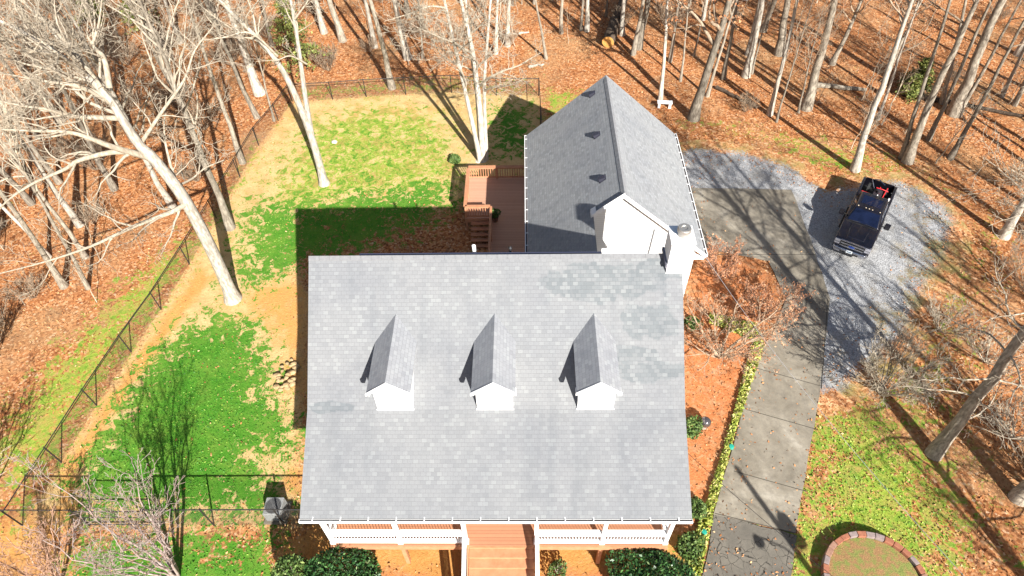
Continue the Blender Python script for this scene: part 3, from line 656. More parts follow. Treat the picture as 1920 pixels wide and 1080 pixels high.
# ------------------------------------------------------------------ back deck
dk = thing('wooden_deck', 'red-brown wooden deck with slatted railings beside the garage wing', 'deck', (-2, 30, 0))
def db(mb, name, mat, **k): return mb.build(name, mat, dk, world=True, **k)
dz = 1.0
db(MB().box(-3.65, .5, 29.55, 33.4, dz-.06, dz).box(-2.1, .5, 22.0, 29.545, dz-.06, dz), 'deck_floor', m_deckb)
db(MB().box(-3.68, -3.652, 29.55, 33.42, dz-.3, dz-.005).box(-3.65, .5, 33.402, 33.43, dz-.3, dz-.005).box(-2.13, -2.102, 22, 29.5, dz-.3, dz-.005).box(-3.65, -2.13, 29.52, 29.548, dz-.3, dz-.005), 'deck_skirt', m_rail)
for x, y in ((-3.58, 33.3), (-3.58, 31.5), (-3.58, 29.65), (-1.8, 33.3), (.2, 33.3), (-2.05, 29.6), (-2.05, 27.6), (-2.05, 25.6)):
    db(MB().box(x-.06, x+.06, y-.06, y+.06, -.05, dz+.88), 'deck_post', m_rail)
def drail(a, b, wide=.2):
    a = Vector(a); b = Vector(b); d = (b-a).normalized(); mb = MB()
    mb.bar(a+Vector((0, 0, .92)), b+Vector((0, 0, .92)), wide, .045).bar(a+Vector((0, 0, .82)), b+Vector((0, 0, .82)), .04, .09).bar(a+Vector((0, 0, .12)), b+Vector((0, 0, .12)), .04, .09)
    k = int((b-a).length/.15)
    for i in range(1, k): p = a+(b-a)*i/k; mb.bar(p+Vector((0, 0, .16)), p+Vector((0, 0, .78)), .045, .045)
    db(mb, 'deck_railing', m_rail)
drail((-3.6, 33.3, dz), (.42, 33.3, dz), .26); drail((-3.6, 29.62, dz), (-3.6, 33.15, dz), .2); drail((-3.6, 29.62, dz), (-2.1, 29.62, dz)); drail((-2.05, 22.3, dz), (-2.05, 29.5, dz), .14)
mb = MB()
for i in range(5): mb.box(-3.3, -2.15, 29.2-i*.3, 29.48-i*.3, dz-.22-i*.18, dz-.18-i*.18)
db(mb, 'deck_steps', m_rail)

# ------------------------------------------------------------------ foliage generators
def leaf_quads(rng, centres, size, tint, flat=.0):
    n = len(centres); a = rng.normal(size=(n, 3)); a[:, 2] *= (1-flat); a /= np.linalg.norm(a, axis=1)[:, None]+1e-9
    b = rng.normal(size=(n, 3)); b[:, 2] *= (1-flat); b -= a*(a*b).sum(1)[:, None]; b /= np.linalg.norm(b, axis=1)[:, None]+1e-9
    s = size*rng.uniform(.6, 1.3, n)[:, None]; a = a*s; b = b*s*.62
    v = np.stack([centres-a, centres-b*.9, centres+a, centres+b*.9], 1).reshape(-1, 3)
    f = np.arange(n*4).reshape(n, 4); t = np.repeat(np.clip(tint, 0, 1), 4)
    return v, f, np.stack([t, t, t, np.ones_like(t)], 1)
m_holly = leafy('holly_leaves', [(0, (.012, .035, .012)), (.5, (.03, .085, .022)), (.85, (.07, .15, .04)), (1, (.20, .27, .12))], rough=.35)
m_loose = leafy('loose_green_leaves', [(0, (.03, .06, .015)), (.5, (.08, .14, .03)), (1, (.19, .24, .07))])
m_needle = leafy('pine_needles', [(0, (.07, .10, .02)), (.5, (.16, .185, .045)), (1, (.27, .27, .08))])
m_cover = leafy('liriope_leaves', [(0, (.10, .14, .02)), (.45, (.28, .33, .05)), (.8, (.48, .46, .12)), (1, (.60, .5, .26))])
m_litter = leafy('fallen_leaves', [(0, (.20, .075, .028)), (.3, (.36, .145, .05)), (.65, (.46, .205, .08)), (.9, (.52, .28, .13)), (1, (.58, .38, .21))], rough=.75)
m_oak = leafy('brown_oak_leaves', [(0, (.24, .085, .03)), (.5, (.42, .17, .07)), (1, (.55, .30, .15))], rough=.7)
m_maple = leafy('dry_red_leaves', [(0, (.28, .10, .045)), (.5, (.44, .19, .09)), (1, (.55, .33, .19))], rough=.8)
def shrub(name, label, cat, c, rx, ry, h, mat, n=5000, size=.075, seed=1, lumps=20, group=None, shape=2.0, inner=.72):
    rng = np.random.default_rng(seed); t = thing(name, label, cat, (c[0], c[1], c[2] if len(c) > 2 else 0), group=group)
    d = rng.normal(size=(n, 3)); d /= np.linalg.norm(d, axis=1)[:, None]; rad = rng.uniform(inner, 1.02, n)**.7
    L = rng.normal(size=(lumps, 3)); L /= np.linalg.norm(L, axis=1)[:, None]; am = rng.uniform(-.26, .3, lumps)
    for i in range(lumps): rad *= 1+am[i]*np.exp(-((d-L[i])**2).sum(1)/.25)
    p = d*rad[:, None]*np.array([rx, ry, h/2]); p[:, 2] += h/2; p[:, 2] = np.maximum(p[:, 2], .03)
    v, f, col = leaf_quads(rng, p, size, .45+.25*rng.normal(size=n)+.12*np.sin(5*d[:, 0]+seed)*np.cos(4*d[:, 1]))
    np_mesh('foliage', v, f, mat, t, False, {'tint': col})
    mb = MB(); rr = random.Random(seed)
    for i in range(7):
        a = rr.uniform(0, 6.28); mb.tube([(0, 0, -.05), (math.cos(a)*rx*.25, math.sin(a)*ry*.25, h*.35), (math.cos(a)*rx*.55, math.sin(a)*ry*.55, h*.75)], [.03, .022, .01], 5)
    mb.build('stems', m_bark2, t)
    return t

# ------------------------------------------------------------------ bare trees
def vadd(a, b, s=1.): return (a[0]+b[0]*s, a[1]+b[1]*s, a[2]+b[2]*s)
def vnorm(a):
    l = math.sqrt(a[0]**2+a[1]**2+a[2]**2)+1e-9; return (a[0]/l, a[1]/l, a[2]/l)
def side_dir(rr, d, ang, az=None):
    a = rr.uniform(0, 6.283) if az is None else az
    u = vnorm((d[1]*1-d[2]*.2, d[2]*.3-d[0]*1, d[0]*.2-d[1]*.3)) if abs(d[2]) < .9 else (1., 0., 0.)
    dt = u[0]*d[0]+u[1]*d[1]+u[2]*d[2]; u = vnorm(vadd(u, d, -dt))
    v = (d[1]*u[2]-d[2]*u[1], d[2]*u[0]-d[0]*u[2], d[0]*u[1]-d[1]*u[0])
    s, c = math.sin(ang), math.cos(ang); ca, sa_ = math.cos(a), math.sin(a)
    return vnorm((d[0]*c+(u[0]*ca+v[0]*sa_)*s, d[1]*c+(u[1]*ca+v[1]*sa_)*s, d[2]*c+(u[2]*ca+v[2]*sa_)*s))
SEG = {1: 9, 2: 7, 3: 5, 4: 4, 5: 3}; SID = {0: 12, 1: 7, 2: 5, 3: 3, 4: 3, 5: 3}
def grow(T, rr, p, d, L, r, lvl, cf):
    n = SEG[lvl]; st = L/n; pts = [p]; rad = [r]; dirs = [d]; w_ = cf['wander']*(1+.25*lvl)
    for i in range(n):
        d = vnorm((d[0]+rr.gauss(0, w_), d[1]+rr.gauss(0, w_), d[2]+rr.gauss(0, w_)*.8+cf['up']*(1 if lvl < 3 else .4)))
        p = vadd(p, d, st); pts.append(p); dirs.append(d); rad.append(max(cf['rmin'], r*(1-.86*(i+1)/n)))
    T.append((lvl, pts, rad))
    children(T, rr, pts, dirs, rad, L, lvl, cf, .22)
def children(T, rr, pts, dirs, rad, L, lvl, cf, t0, count=None):
    if lvl >= cf['max']: return
    k = cf['n'][lvl] if count is None else count
    k = max(1, int(round(k*rr.uniform(.75, 1.25))))
    if lvl > 0: k = max(1, min(k, int(L/cf['gap'][lvl])+1))
    m = len(pts)-1
    for j in range(k):
        t = t0+(1-t0)*(j+rr.random())/k; x = min(t*m, m-1e-3); i = int(x); fr = x-i
        p = tuple(pts[i][q]+(pts[i+1][q]-pts[i][q])*fr for q in range(3)); ra = rad[i]+(rad[i+1]-rad[i])*fr
        cl = L*rr.uniform(*cf['len'])*(1.15-.65*t); cl = min(cl, cf['lmax'][lvl+1])
        cr = max(cf['rmin'], min(ra*rr.uniform(.38, .68), cl*.028+.003))
        grow(T, rr, p, side_dir(rr, dirs[i], rr.uniform(*cf['ang'])), cl, cr, lvl+1, cf)
def tubes_to_mesh(T):
    groups = {}
    for lvl, pts, rad in T: groups.setdefault((len(pts), SID[lvl]), []).append((pts, rad))
    V = []; Fs = []; off = 0
    for (n, s), L in groups.items():
        Pn = np.array([a for a, b in L]); Rn = np.array([b for a, b in L]); k = len(L)
        D = np.empty_like(Pn); D[:, 1:-1] = Pn[:, 2:]-Pn[:, :-2]; D[:, 0] = Pn[:, 1]-Pn[:, 0]; D[:, -1] = Pn[:, -1]-Pn[:, -2]
        D /= np.linalg.norm(D, axis=2)[..., None]+1e-9
        ref = np.where(np.abs(D[:, :1, 2:3]) < .8, np.array([0, 0, 1.]), np.array([1., .1, 0])); ref = np.broadcast_to(ref, D.shape)
        U = np.cross(D, ref); U /= np.linalg.norm(U, axis=2)[..., None]+1e-9; W = np.cross(D, U)
        a = np.arange(s)*2*np.pi/s
        ring = Pn[:, :, None]+(U[:, :, None]*np.cos(a)[:, None]+W[:, :, None]*np.sin(a)[:, None])*Rn[:, :, None, None]
        V.append(ring.reshape(-1, 3)); b = np.arange(k*n*s).reshape(k, n, s)
        f = np.stack([b[:, :-1], np.roll(b, -1, 2)[:, :-1], np.roll(b, -1, 2)[:, 1:], b[:, 1:]], -1).reshape(-1, 4)
        Fs.append(f+off); off += k*n*s
    return np.concatenate(V), np.concatenate(Fs)
def smooth_path(pts, k=5):
    out = []
    P = [pts[0]]+list(pts)+[pts[-1]]
    for i in range(1, len(P)-2):
        for j in range(k):
            t = j/k; out.append(tuple(.5*((2*P[i][q])+(-P[i-1][q]+P[i+1][q])*t+(2*P[i-1][q]-5*P[i][q]+4*P[i+1][q]-P[i+2][q])*t*t+(-P[i-1][q]+3*P[i][q]-3*P[i+1][q]+P[i+2][q])*t**3) for q in range(3)))
    out.append(tuple(pts[-1])); return out
CF0 = dict(wander=.14, up=.06, rmin=.009, max=4, n={0: 16, 1: 7, 2: 5, 3: 3}, gap={1: .5, 2: .28, 3: .2}, len=(.34, .62), lmax={1: 7, 2: 3.2, 3: 1.5, 4: .7}, ang=(.55, 1.1))
def stem_dirs(pts):
    return [vnorm(tuple(pts[min(i+1, len(pts)-1)][q]-pts[max(i-1, 0)][q] for q in range(3))) for i in range(len(pts))]
def make_tree(name, label, cat, loc, stems, seed, cf=CF0, mt=m_bark, mtw=m_twig, group=None, flare=1.5, leaves=None, t_leaf=(.4, 1.0)):
    """stems: list of (points relative to loc, base radius, tip radius, branch start, branch count, level)"""
    rr = random.Random(seed); T0 = []; T1 = []
    for pts, r0, r1, t0, cnt, lvl in stems:
        k = len(pts); L = sum(math.dist(pts[i], pts[i+1]) for i in range(k-1))
        rad = [r0+(r1-r0)*(i/(k-1))**.9 for i in range(k)]
        if lvl == 0 and pts[0][2] < .1:
            rad[0] *= flare; rad[1] *= 1+(flare-1)*.25
        (T0 if lvl == 0 else T1).append((lvl, pts, rad))
        children(T1, rr, pts, stem_dirs(pts), rad, L, lvl, cf, t0, cnt)
    t = thing(name, label, cat, loc, group=group)
    if T0: v, f = tubes_to_mesh(T0); np_mesh('trunk', v, f, mt, t)
    v, f = tubes_to_mesh(T1); np_mesh('branches', v, f, mtw, t)
    if leaves:
        m, nper, size, lev = leaves; rng = np.random.default_rng(seed); cs = []
        for lvl, pts, rad in T1:
            if lvl < lev: continue
            for q in pts[1:]:
                if q[2] > t_leaf[0] and rr.random() < nper:
                    for _ in range(int(rr.uniform(1, 3.9))): cs.append((q[0]+rr.gauss(0, size), q[1]+rr.gauss(0, size), q[2]+rr.gauss(0, size)-.03))
        v, f, c_ = leaf_quads(rng, np.array(cs), size, rng.uniform(0, 1, len(cs))); np_mesh('leaves', v, f, m, t, False, {'tint': c_})
    return t
def straight(rr, H, lean=(0, 0), wob=.02, n=14):
    pts = [(0., 0., -.05)]; x = y = 0.
    for i in range(1, n+1):
        h = H*i/n; x += lean[0]*H/n+rr.gauss(0, wob)*H/n*2; y += lean[1]*H/n+rr.gauss(0, wob)*H/n*2; pts.append((x, y, h))
    return pts
# --- the big pale tree in the left of the yard: limbs where the photograph shows them
def tr(base, pxs, ys): return [tuple(PY(px, py, base[1]+dy)-np.array([base[0], base[1], 0])) for (px, py), dy in zip(pxs, ys)]
B = G(437, 560)
CFH = dict(CF0, wander=.15, n={0: 10, 1: 9, 2: 6, 3: 3}, lmax={1: 5, 2: 2.6, 3: 1.4, 4: .7}, gap={1: .45, 2: .28, 3: .2}, up=.05)
trunk = smooth_path([(0, 0, -.05)]+tr(B, [(400, 475), (345, 372), (290, 300), (262, 272), (230, 225), (200, 180), (140, 125), (60, 70), (-60, 10)], [0, 0, -.1, -.1, -.2, -.2, -.3, -.4, -.6]))
lim = []
for px, ys, r in (([(350, 380), (325, 396), (250, 425), (170, 462), (80, 492), (-30, 520)], [-.05, -.6, -1.4, -1.9, -2.2, -2.4], .15),
                  ([(272, 288), (215, 285), (150, 300), (120, 318), (60, 345), (5, 385), (-30, 440)], [-.1, -.6, -1.1, -1.3, -1.7, -2.0, -2.2], .15),
                  ([(280, 295), (210, 275), (140, 250), (60, 245), (-30, 242)], [-.1, -1, -1.6, -2, -2.4], .17),
                  ([(228, 222), (140, 218), (90, 205), (40, 198), (-40, 180)], [-.2, -1, -1.5, -2, -2.4], .13),
                  ([(202, 182), (140, 160), (80, 152), (-20, 132)], [-.2, -.6, -1, -1.4], .14),
                  ([(205, 165), (195, 110), (175, 85), (185, 45), (192, -10)], [-.2, .4, .8, 1.3, 1.8], .14),
                  ([(335, 358), (320, 310), (308, 250), (312, 180)], [0, .5, 1.2, 1.8], .10),
                  ([(330, 350), (360, 335), (385, 315), (420, 300)], [0, 1.0, 1.8, 2.4], .07),
                  ([(262, 272), (300, 215), (345, 150), (365, 95), (400, 50)], [-.1, 1, 2, 2.8, 3.4], .10),
                  ([(160, 140), (110, 105), (60, 95), (-10, 60)], [-.3, -1.4, -2.4, -3.2], .10),
                  ([(190, 165), (120, 75), (70, 30), (20, -20)], [-.3, 1, 2, 3], .12)):
    lim.append((smooth_path(tr(B, px, ys)), r, .02, .12, 13, 1))
make_tree('bare_tree', 'large pale bare tree with long limbs spreading left, standing in the fenced lawn', 'tree', (B[0], B[1], 0), [(trunk, .36, .05, .55, 8, 0)]+lim, 11, CFH)
# --- forked tree further up the yard
B = G(608, 344)
st1 = smooth_path([(0, 0, -.05)]+tr(B, [(585, 260), (545, 160), (500, 90), (430, 20), (360, -60)], [0, 0, 0, .2, .4])); st2 = smooth_path([tuple(np.array(tr(B, [(588, 275)], [0])[0]))]+tr(B, [(572, 180), (560, 90), (545, 0), (530, -90)], [.1, .3, .5, .7]))
lf = [(smooth_path(tr(B, [(575, 120), (545, 105), (520, 112), (480, 115)], [.2, -.4, -.8, -1])), .06, .012, .2, 6, 1), (smooth_path(tr(B, [(520, 105), (470, 62), (420, 70), (370, 78)], [0, -.6, -1.2, -1.6])), .08, .012, .2, 8, 1), (smooth_path(tr(B, [(553, 35), (575, 5), (600, -40)], [.3, .2, .1])), .07, .012, .2, 6, 1)]
make_tree('bare_tree', 'pale tree forking into two leaning stems in the upper left of the lawn', 'tree', (B[0], B[1], 0), [(st1, .27, .05, .45, 9, 0), (st2, .19, .04, .4, 7, 0)]+lf, 12, CFH)
# --- three-stemmed tree behind the deck
B = G(903, 302)
sts = []
for px, ys, r in (([(898, 290), (880, 205), (858, 110), (833, 0), (810, -110)], [0, .1, .1, .2, .3], .2), ([(905, 285), (898, 190), (885, 90), (862, -10), (845, -110)], [.1, .2, .3, .4, .5], .26), ([(912, 285), (908, 170), (915, 60), (925, -60)], [.2, .3, .3, .4], .17), ([(900, 270), (893, 170), (878, 60), (870, -80)], [.5, .8, 1.0, 1.3], .17)):
    q = smooth_path([(tr(B, px[:1], ys[:1])[0][0]*.9, ys[0], -.05)]+tr(B, px, ys)); sts.append((q, r, .05, .42, 7, 0))
make_tree('bare_tree', 'clump of tall pale trunks rising from one base just behind the deck', 'tree', (B[0], B[1], 0), sts+[(smooth_path(tr(B, [(836, 15), (805, 12), (770, 25), (720, 40)], [0, -.3, -.6, -.9])), .07, .012, .2, 9, 1)], 35, CFH)
# --- the two leaning trees by the right lawn and one beyond the corner
for seed, foot, px, ys, r, lab in ((14, (1750, 852), [(1795, 795), (1850, 728), (1920, 645), (2010, 540), (2100, 430), (2200, 300)], [0, .1, .2, .4, .6, .9], .36, 'big grey leaning tree with curly low twigs at the edge of the right lawn'),
                                   (15, (1908, 935), [(1950, 880), (2020, 800), (2110, 690), (2230, 540)], [0, .1, .2, .4], .36, 'cut-off grey trunk at the right edge below the big leaning tree'),
                                   (16, (1990, 1165), [(2050, 1130), (2180, 1050), (2340, 950), (2560, 800)], [0, 0, .1, .2], .3, 'tree past the bottom right corner casting its long shadow over the lawn')):
    B = G(*foot); rr = random.Random(seed); q = [(0., 0., -.05)]+[(.13*z+rr.gauss(0, .05), .205*z+rr.gauss(0, .05), z) for z in np.linspace(1.2, 17, 14)]; low = []; rr = random.Random(seed)
    for j in range(16):
        i = int(len(q)*(.18+.028*j)); i = min(i, len(q)-2); p = q[i]; d = (math.cos(j*2.4), math.sin(j*2.4), .25); pts = [p]
        for k in range(8): d = vnorm((d[0]+rr.gauss(0, .22), d[1]+rr.gauss(0, .22), d[2]+rr.gauss(0, .15)-.02)); pts.append(vadd(pts[-1], d, rr.uniform(.32, .5)))
        low.append((pts, .05, .012, .15, 9, 2))
    make_tree('bare_tree', lab, 'tree', (B[0], B[1], 0), [(q, r*.8, .05, .5, 14, 0)]+low, seed, CFH, m_bark3, m_twig, flare=1.35)
# --- prototypes for the woods
protos = []
CFW = dict(CF0, n={0: 12, 1: 5, 2: 4, 3: 3}, max=4, gap={1: .6, 2: .4, 3: .25}, lmax={1: 5.5, 2: 2.6, 3: 1.3, 4: .6}, rmin=.0085)
for i, (H, r, t0, mt, mtw) in enumerate(((19, .27, .42, m_bark, m_twig), (21, .32, .5, m_bark2, m_twig2), (17, .22, .38, m_bark2, m_twig), (20, .25, .55, m_bark, m_twig2), (15, .17, .35, m_bark2, m_twig2), (18, .24, .3, m_bark, m_twig))):
    rr = random.Random(100+i); pts = straight(rr, H, wob=.022)
    stems = [(pts, r, .03, t0, 15, 0)]
    if i in (2, 5):
        k = 6; sp = pts[k]; s2 = [sp]; d = side_dir(rr, (0, 0, 1), .3)
        for j in range(8): s2.append(vadd(s2[-1], vnorm((d[0]+rr.gauss(0, .07), d[1]+rr.gauss(0, .07), d[2]+rr.gauss(0, .05))), H*.06))
        stems.append((s2, r*.62, .03, .3, 9, 0))
    protos.append((make_tree('bare_tree', 'bare grey tree', 'tree', (0, 0, 0), stems, 200+i, CFW, mt, mtw), H, r))
rr = random.Random(77)
p_sap = []
for i in range(3):
    CFS = dict(CF0, n={0: 9, 1: 4, 2: 3}, max=3, lmax={1: 1.6, 2: .8, 3: .4}, rmin=.009, gap={1: .3, 2: .2, 3: .2}, up=.1)
    p_sap.append(make_tree('sapling', 'thin bare sapling', 'sapling', (0, 0, 0), [(straight(rr, 5+i, wob=.05), .045, .012, .3, 9, 0)], 300+i, CFS, m_twig, m_twig2 if i else m_twig, flare=1.1))
oak_stems = [(straight(random.Random(5), 18, (.02, 0), .02), .33, .04, .3, 17, 0)]
oak = make_tree('oak_tree', 'oak', 'tree', (0, 0, 0), oak_stems, 401, dict(CFW, ang=(.7, 1.25)), m_bark2, m_twig2, leaves=(m_oak, .34, .10, 3))

# --- explicit trunks: foot and a point higher up in the photograph, radius, prototype, wording
used_p = {}
def place(proto, loc, scale, sxy, rz, lean, label, group=None, name=None):
    key = proto.name
    o = proto if key not in used_p else copy_tree(proto)
    used_p[key] = 1
    o.location = (float(loc[0]), float(loc[1]), 0); o.scale = (sxy, sxy, scale)
    o.rotation_mode = 'QUATERNION'
    z = Vector((lean[0], lean[1], 1)).normalized(); o.rotation_quaternion = Vector((0, 0, 1)).rotation_difference(z) @ Matrix.Rotation(rz, 3, 'Z').to_quaternion()
    o['label'] = label
    if group: o['group'] = group
    return o
WOODL = [((120, 537), (10, 360), .2, 'grey tree leaning left in the woods below the big pale tree'),
 ((165, 540), (110, 440), .13, 'slim grey tree between two thicker ones left of the fence'),
 ((432, 427), (340, 200), .27, 'pale tree on the fence line just right of the big spreading tree'),
 ((455, 305), (395, 135), .2, 'grey tree standing just outside the bend of the left fence'),
 ((482, 220), (430, 105), .2, 'grey tree outside the upper left fence, beside the thickest trunk'),
 ((487, 175), (425, 20), .42, 'thickest grey trunk outside the upper left fence corner'),
 ((514, 226), (484, 120), .1, 'very thin straight tree touching the upper left fence'),
 ((215, 355), (150, 230), .22, 'grey tree in the left woods behind the big tree limbs'),
 ((608, 62), (586, -10), .27, 'stout trunk at the top edge, right of the small evergreen'),
 ((643, 78), (615, -10), .3, 'thick pale trunk at the top edge with a flared foot, right of the evergreen'),
 ((735, 165), (697, 0), .26, 'pale trunk standing right at the back fence'),
 ((765, 110), (735, 0), .3, 'thick pale trunk a little behind the back fence'),
 ((703, 88), (684, 0), .22, 'slim grey trunk behind the back fence, left of the pale ones'),
 ((792, 108), (785, 10), .1, 'thin pole-like tree behind the back fence'),
 ((952, 86), (953, 0), .2, 'faded brown trunk behind the many-stemmed clump'),
 ((930, 100), (934, 0), .16, 'slim trunk in the leaves right of the many-stemmed clump'),
 ((1024, 110), (1004, 0), .13, 'slim pale tree leaning left in open leaves behind the fence corner'),
 ((1052, 62), (1053, -20), .16, 'straight pale trunk crossing the long dark shadow in the leaves'),
 ((1089, 57), (1092, -10), .13, 'slim straight trunk left of the fallen log'),
 ((1100, 58), (1103, -10), .22, 'grey trunk with a dark left side beside the fallen log'),
 ((1187, 102), (1206, 0), .2, 'pale trunk right of the fallen log'),
 ((1197, 90), (1214, 0), .3, 'thick grey trunk close behind a pale one near the fallen log')]
WOODR = [((1238, 188), (1251, 0), .17, 'slim pale trunk rising behind the white garden bench'),
 ((1256, 115), (1272, 0), .16, 'dark shaded trunk behind the slim one at the white bench'),
 ((1356, 147), (1382, 0), .18, 'slim grey trunk right of the leafy oak'),
 ((1398, 143), (1428, 0), .3, 'stout grey trunk two right of the leafy oak'),
 ((1410, 138), (1430, 60), .08, 'dark thin stem beside a stout grey trunk'),
 ((1460, 102), (1478, 0), .36, 'thick trunk with a black shaded side near the top edge'),
 ((1443, 215), (1500, 0), .2, 'grey leaning trunk with flared foot uphill of the gravel'),
 ((1456, 228), (1500, 70), .09, 'thin stem right beside a leaning grey trunk'),
 ((1511, 203), (1568, 0), .38, 'stout leaning trunk beside the fallen grey log'),
 ((1497, 211), (1530, 70), .08, 'thin pale stem in front of a stout leaning trunk'),
 ((1603, 318), (1660, 140), .29, 'bright pale tree at the gravel edge behind the truck'),
 ((1645, 224), (1668, 160), .09, 'thin grey stem behind the bright pale tree'),
 ((1690, 297), (1752, 100), .17, 'slimmer trunk of the pair right of the truck'),
 ((1701, 303), (1790, 70), .32, 'thicker dark trunk of the pair right of the truck'),
 ((1741, 262), (1840, 40), .15, 'slim pale trunk leaning right, beside the thickest trunk'),
 ((1788, 214), (1865, 20), .46, 'thickest tapering trunk in the right woods'),
 ((1799, 210), (1880, 75), .09, 'thin stem leaning away from the thickest right trunk'),
 ((1765, 195), (1785, 120), .12, 'dark shaded stem left of the thickest right trunk'),
 ((1878, 182), (1915, 105), .12, 'thin dark trunk near the upper right edge'),
 ((1902, 196), (1925, 150), .15, 'dark trunk at the upper right edge'),
 ((1882, 443), (1925, 375), .28, 'stout trunk at the right edge beside the gravel'),
 ((1918, 165), (1960, 90), .2, 'grey trunk half out of the picture at upper right')]
rr = random.Random(9)
taken = []
for k, (foot, top, rad, lab) in enumerate(WOODL+WOODR):
    b = G(*foot); t = PY(*top, b[1]); lx = max(-.3, min(.3, (t[0]-b[0])/max(t[2], 1)))
    if rad < .11: pr, H, r = protos[4]
    else: pr, H, r = protos[[0, 3, 2, 1, 2, 0, 1][k % 7] if rad < .3 else [1, 3, 0][k % 3]]
    if foot[0] < 400: pr, H, r = protos[2 if k % 2 else 1]
    if 1590 < foot[0] < 1800: pr, H, r = protos[3 if foot[0] < 1650 else 1]
    s = .84*rad/r; h = rr.uniform(.85, 1.05) if rad > .11 else rr.uniform(.5, .7)
    if foot[0] > 1740 and foot[1] > 400: h = .82
    place(pr, b, h, max(.45, min(1.2, s)), rr.uniform(0, 6.28), (lx, rr.uniform(-.03, .03)), 'bare '+lab if rad > .11 else lab, 'bare trees round the clearing'); taken.append(b[:2])
b = G(1300, 222); place(oak, b, 1., 1., 0, (.03, 0), 'oak still holding brown leaves, left of the gravel, with a pale trunk', 'oaks holding brown leaves'); taken.append(b[:2])
for (px, py), s, lab in (((1650, 175), .55, 'small oak with orange-brown leaves behind the bright pale tree'), ((1560, 120), .6, 'oak with brown leaves deep in the woods above the truck'), ((1430, 60), .7, 'oak with brown leaves at the top edge right of centre')):
    b = G(px, py); place(oak, b, s, s, rr.uniform(0, 6), (.03, 0), lab, 'oaks holding brown leaves'); taken.append(b[:2])
# --- the rest of the woods
CLEAR = np.array([G2(*q) for q in ((-60, 1300), (-60, 1000), (0, 860), (150, 620), (330, 450), (430, 330), (520, 150), (700, 140), (1010, 110), (1120, 100), (1240, 190), (1330, 240), (1480, 250), (1600, 330), (1750, 320), (1860, 450), (1700, 620), (1640, 760), (1900, 1100), (1920, 1400))])
def in_clear(x, y): return seg_dist(np.array([[x, y]]), CLEAR)[0]
cnt = 0; tries = 0
while cnt < 205 and tries < 16000:
    tries += 1; x = rr.uniform(-66, 58) if cnt < 175 else rr.uniform(-50, -20); y = rr.uniform(9, 84)
    d = in_clear(x, y)
    if d > -1.0: continue
    if y < 30 and x > 0 and x < 27: continue
    if x > 22 and y < 26: continue
    if any((x-q[0])**2+(y-q[1])**2 < (4.0 if x > -15 else 4.2) for q in taken): continue
    if abs(x)*.62 > y+16: continue
    taken.append((x, y)); cnt += 1
    side = 'left' if x < -16 else ('back' if x < 8 else 'right')
    lab = {'left': 'bare grey tree in the dense woods left of the yard fence', 'back': 'bare tree in the woods behind the back fence', 'right': 'bare tree in the leaf-covered woods beyond the gravel'}[side]
    pr, H, r = protos[rr.choice([0, 1, 2, 3, 4, 5, 2, 4] if x > -22 else [1, 2, 4, 4, 2, 5])]
    sc = rr.uniform(.72, 1.08)
    place(pr, (x, y), sc, sc*rr.uniform(.5, .95), rr.uniform(0, 6.28), (rr.gauss(-.02, .05), rr.gauss(0, .04)), lab, lab.replace('bare grey tree', 'trees').replace('bare tree', 'trees'))
# trees beyond the right edge, whose shadows cross the drive
for x, y, s in ((27, 4.5, .95), (32, 8, 1.), (36, 14, .9), (29, -3, 1.0), (38, 1, 1.), (34, 20, .9), (24.5, -2, .75), (41, 10, .95), (40, 24, .95)):
    pr, H, r = protos[rr.choice([0, 1, 3, 5])]
    place(pr, (x, y), s, s, rr.uniform(0, 6), (.05, 0), 'bare tree standing past the right edge of the lawn', 'trees past the right lawn')
cnt = 0; tries = 0
while cnt < 150 and tries < 4000:
    tries += 1; x = rr.uniform(-48, 46); y = rr.uniform(14, 66)
    if in_clear(x, y) > -.4 or (x > 0 and y < 33 and x < 25) or (x > 18 and y < 24): continue
    cnt += 1; side = 'left' if x < -16 else ('back' if x < 8 else 'right')
    lab = {'left': 'thin bare sapling among the trees left of the yard', 'back': 'thin bare sapling among leaves behind the back fence', 'right': 'thin bare sapling among leaves beyond the gravel'}[side]
    s = rr.uniform(.5, 1.1); place(rr.choice(p_sap), (x, y), s, s, rr.uniform(0, 6.28), (rr.gauss(0, .12), rr.gauss(0, .1)), lab, 'saplings '+{'left': 'left of the yard', 'back': 'behind the back fence', 'right': 'beyond the gravel'}[side])

# --- ornamental multi-stem trees and twiggy shrubs
def multistem(name, label, cat, loc, n, H, spread, r, seed, cf, mt, mtw, leaves=None, reach=1.0):
    rr = random.Random(seed); stems = []
    for i in range(n):
        a = 6.283*i/n+rr.uniform(-.35, .35); s = spread*rr.uniform(.5, 1.15); h = H*rr.uniform(.75, 1.05); p = []
        for j in range(9):
            t = j/8; q = s*(t**.8); p.append((math.cos(a)*q*h+rr.gauss(0, .02)*h*t, math.sin(a)*q*h+rr.gauss(0, .02)*h*t, h*t*(1-.12*s*t)-.03))
        stems.append((p, r*rr.uniform(.7, 1.1), .012, .25, 9, 1))
    return make_tree(name, label, cat, loc, stems, seed, cf, mt, mtw, leaves=leaves, t_leaf=(.6, 1))
CFM = dict(CF0, max=4, wander=.11, up=.1, n={1: 8, 2: 6, 3: 3}, gap={1: .2, 2: .14, 3: .12}, lmax={2: 1.9, 3: .9, 4: .45}, ang=(.35, .85), rmin=.008, len=(.3, .6))
B = G(335, 1082); multistem('crape_myrtle', 'pinkish white multi-stemmed bare tree in the bottom left corner', 'tree', B, 9, 7.0, .25, .07, 21, dict(CFM, n={1: 9, 2: 5, 3: 3}, lmax={2: 2.4, 3: 1.0, 4: .45}), m_pink, m_pink)
B = G(110, 1110); multistem('crape_myrtle', 'reddish bare shrub at the bottom left corner, left of the pink-white one', 'shrub', B, 9, 3.6, .5, .04, 22, CFM, m_pink, m_red)
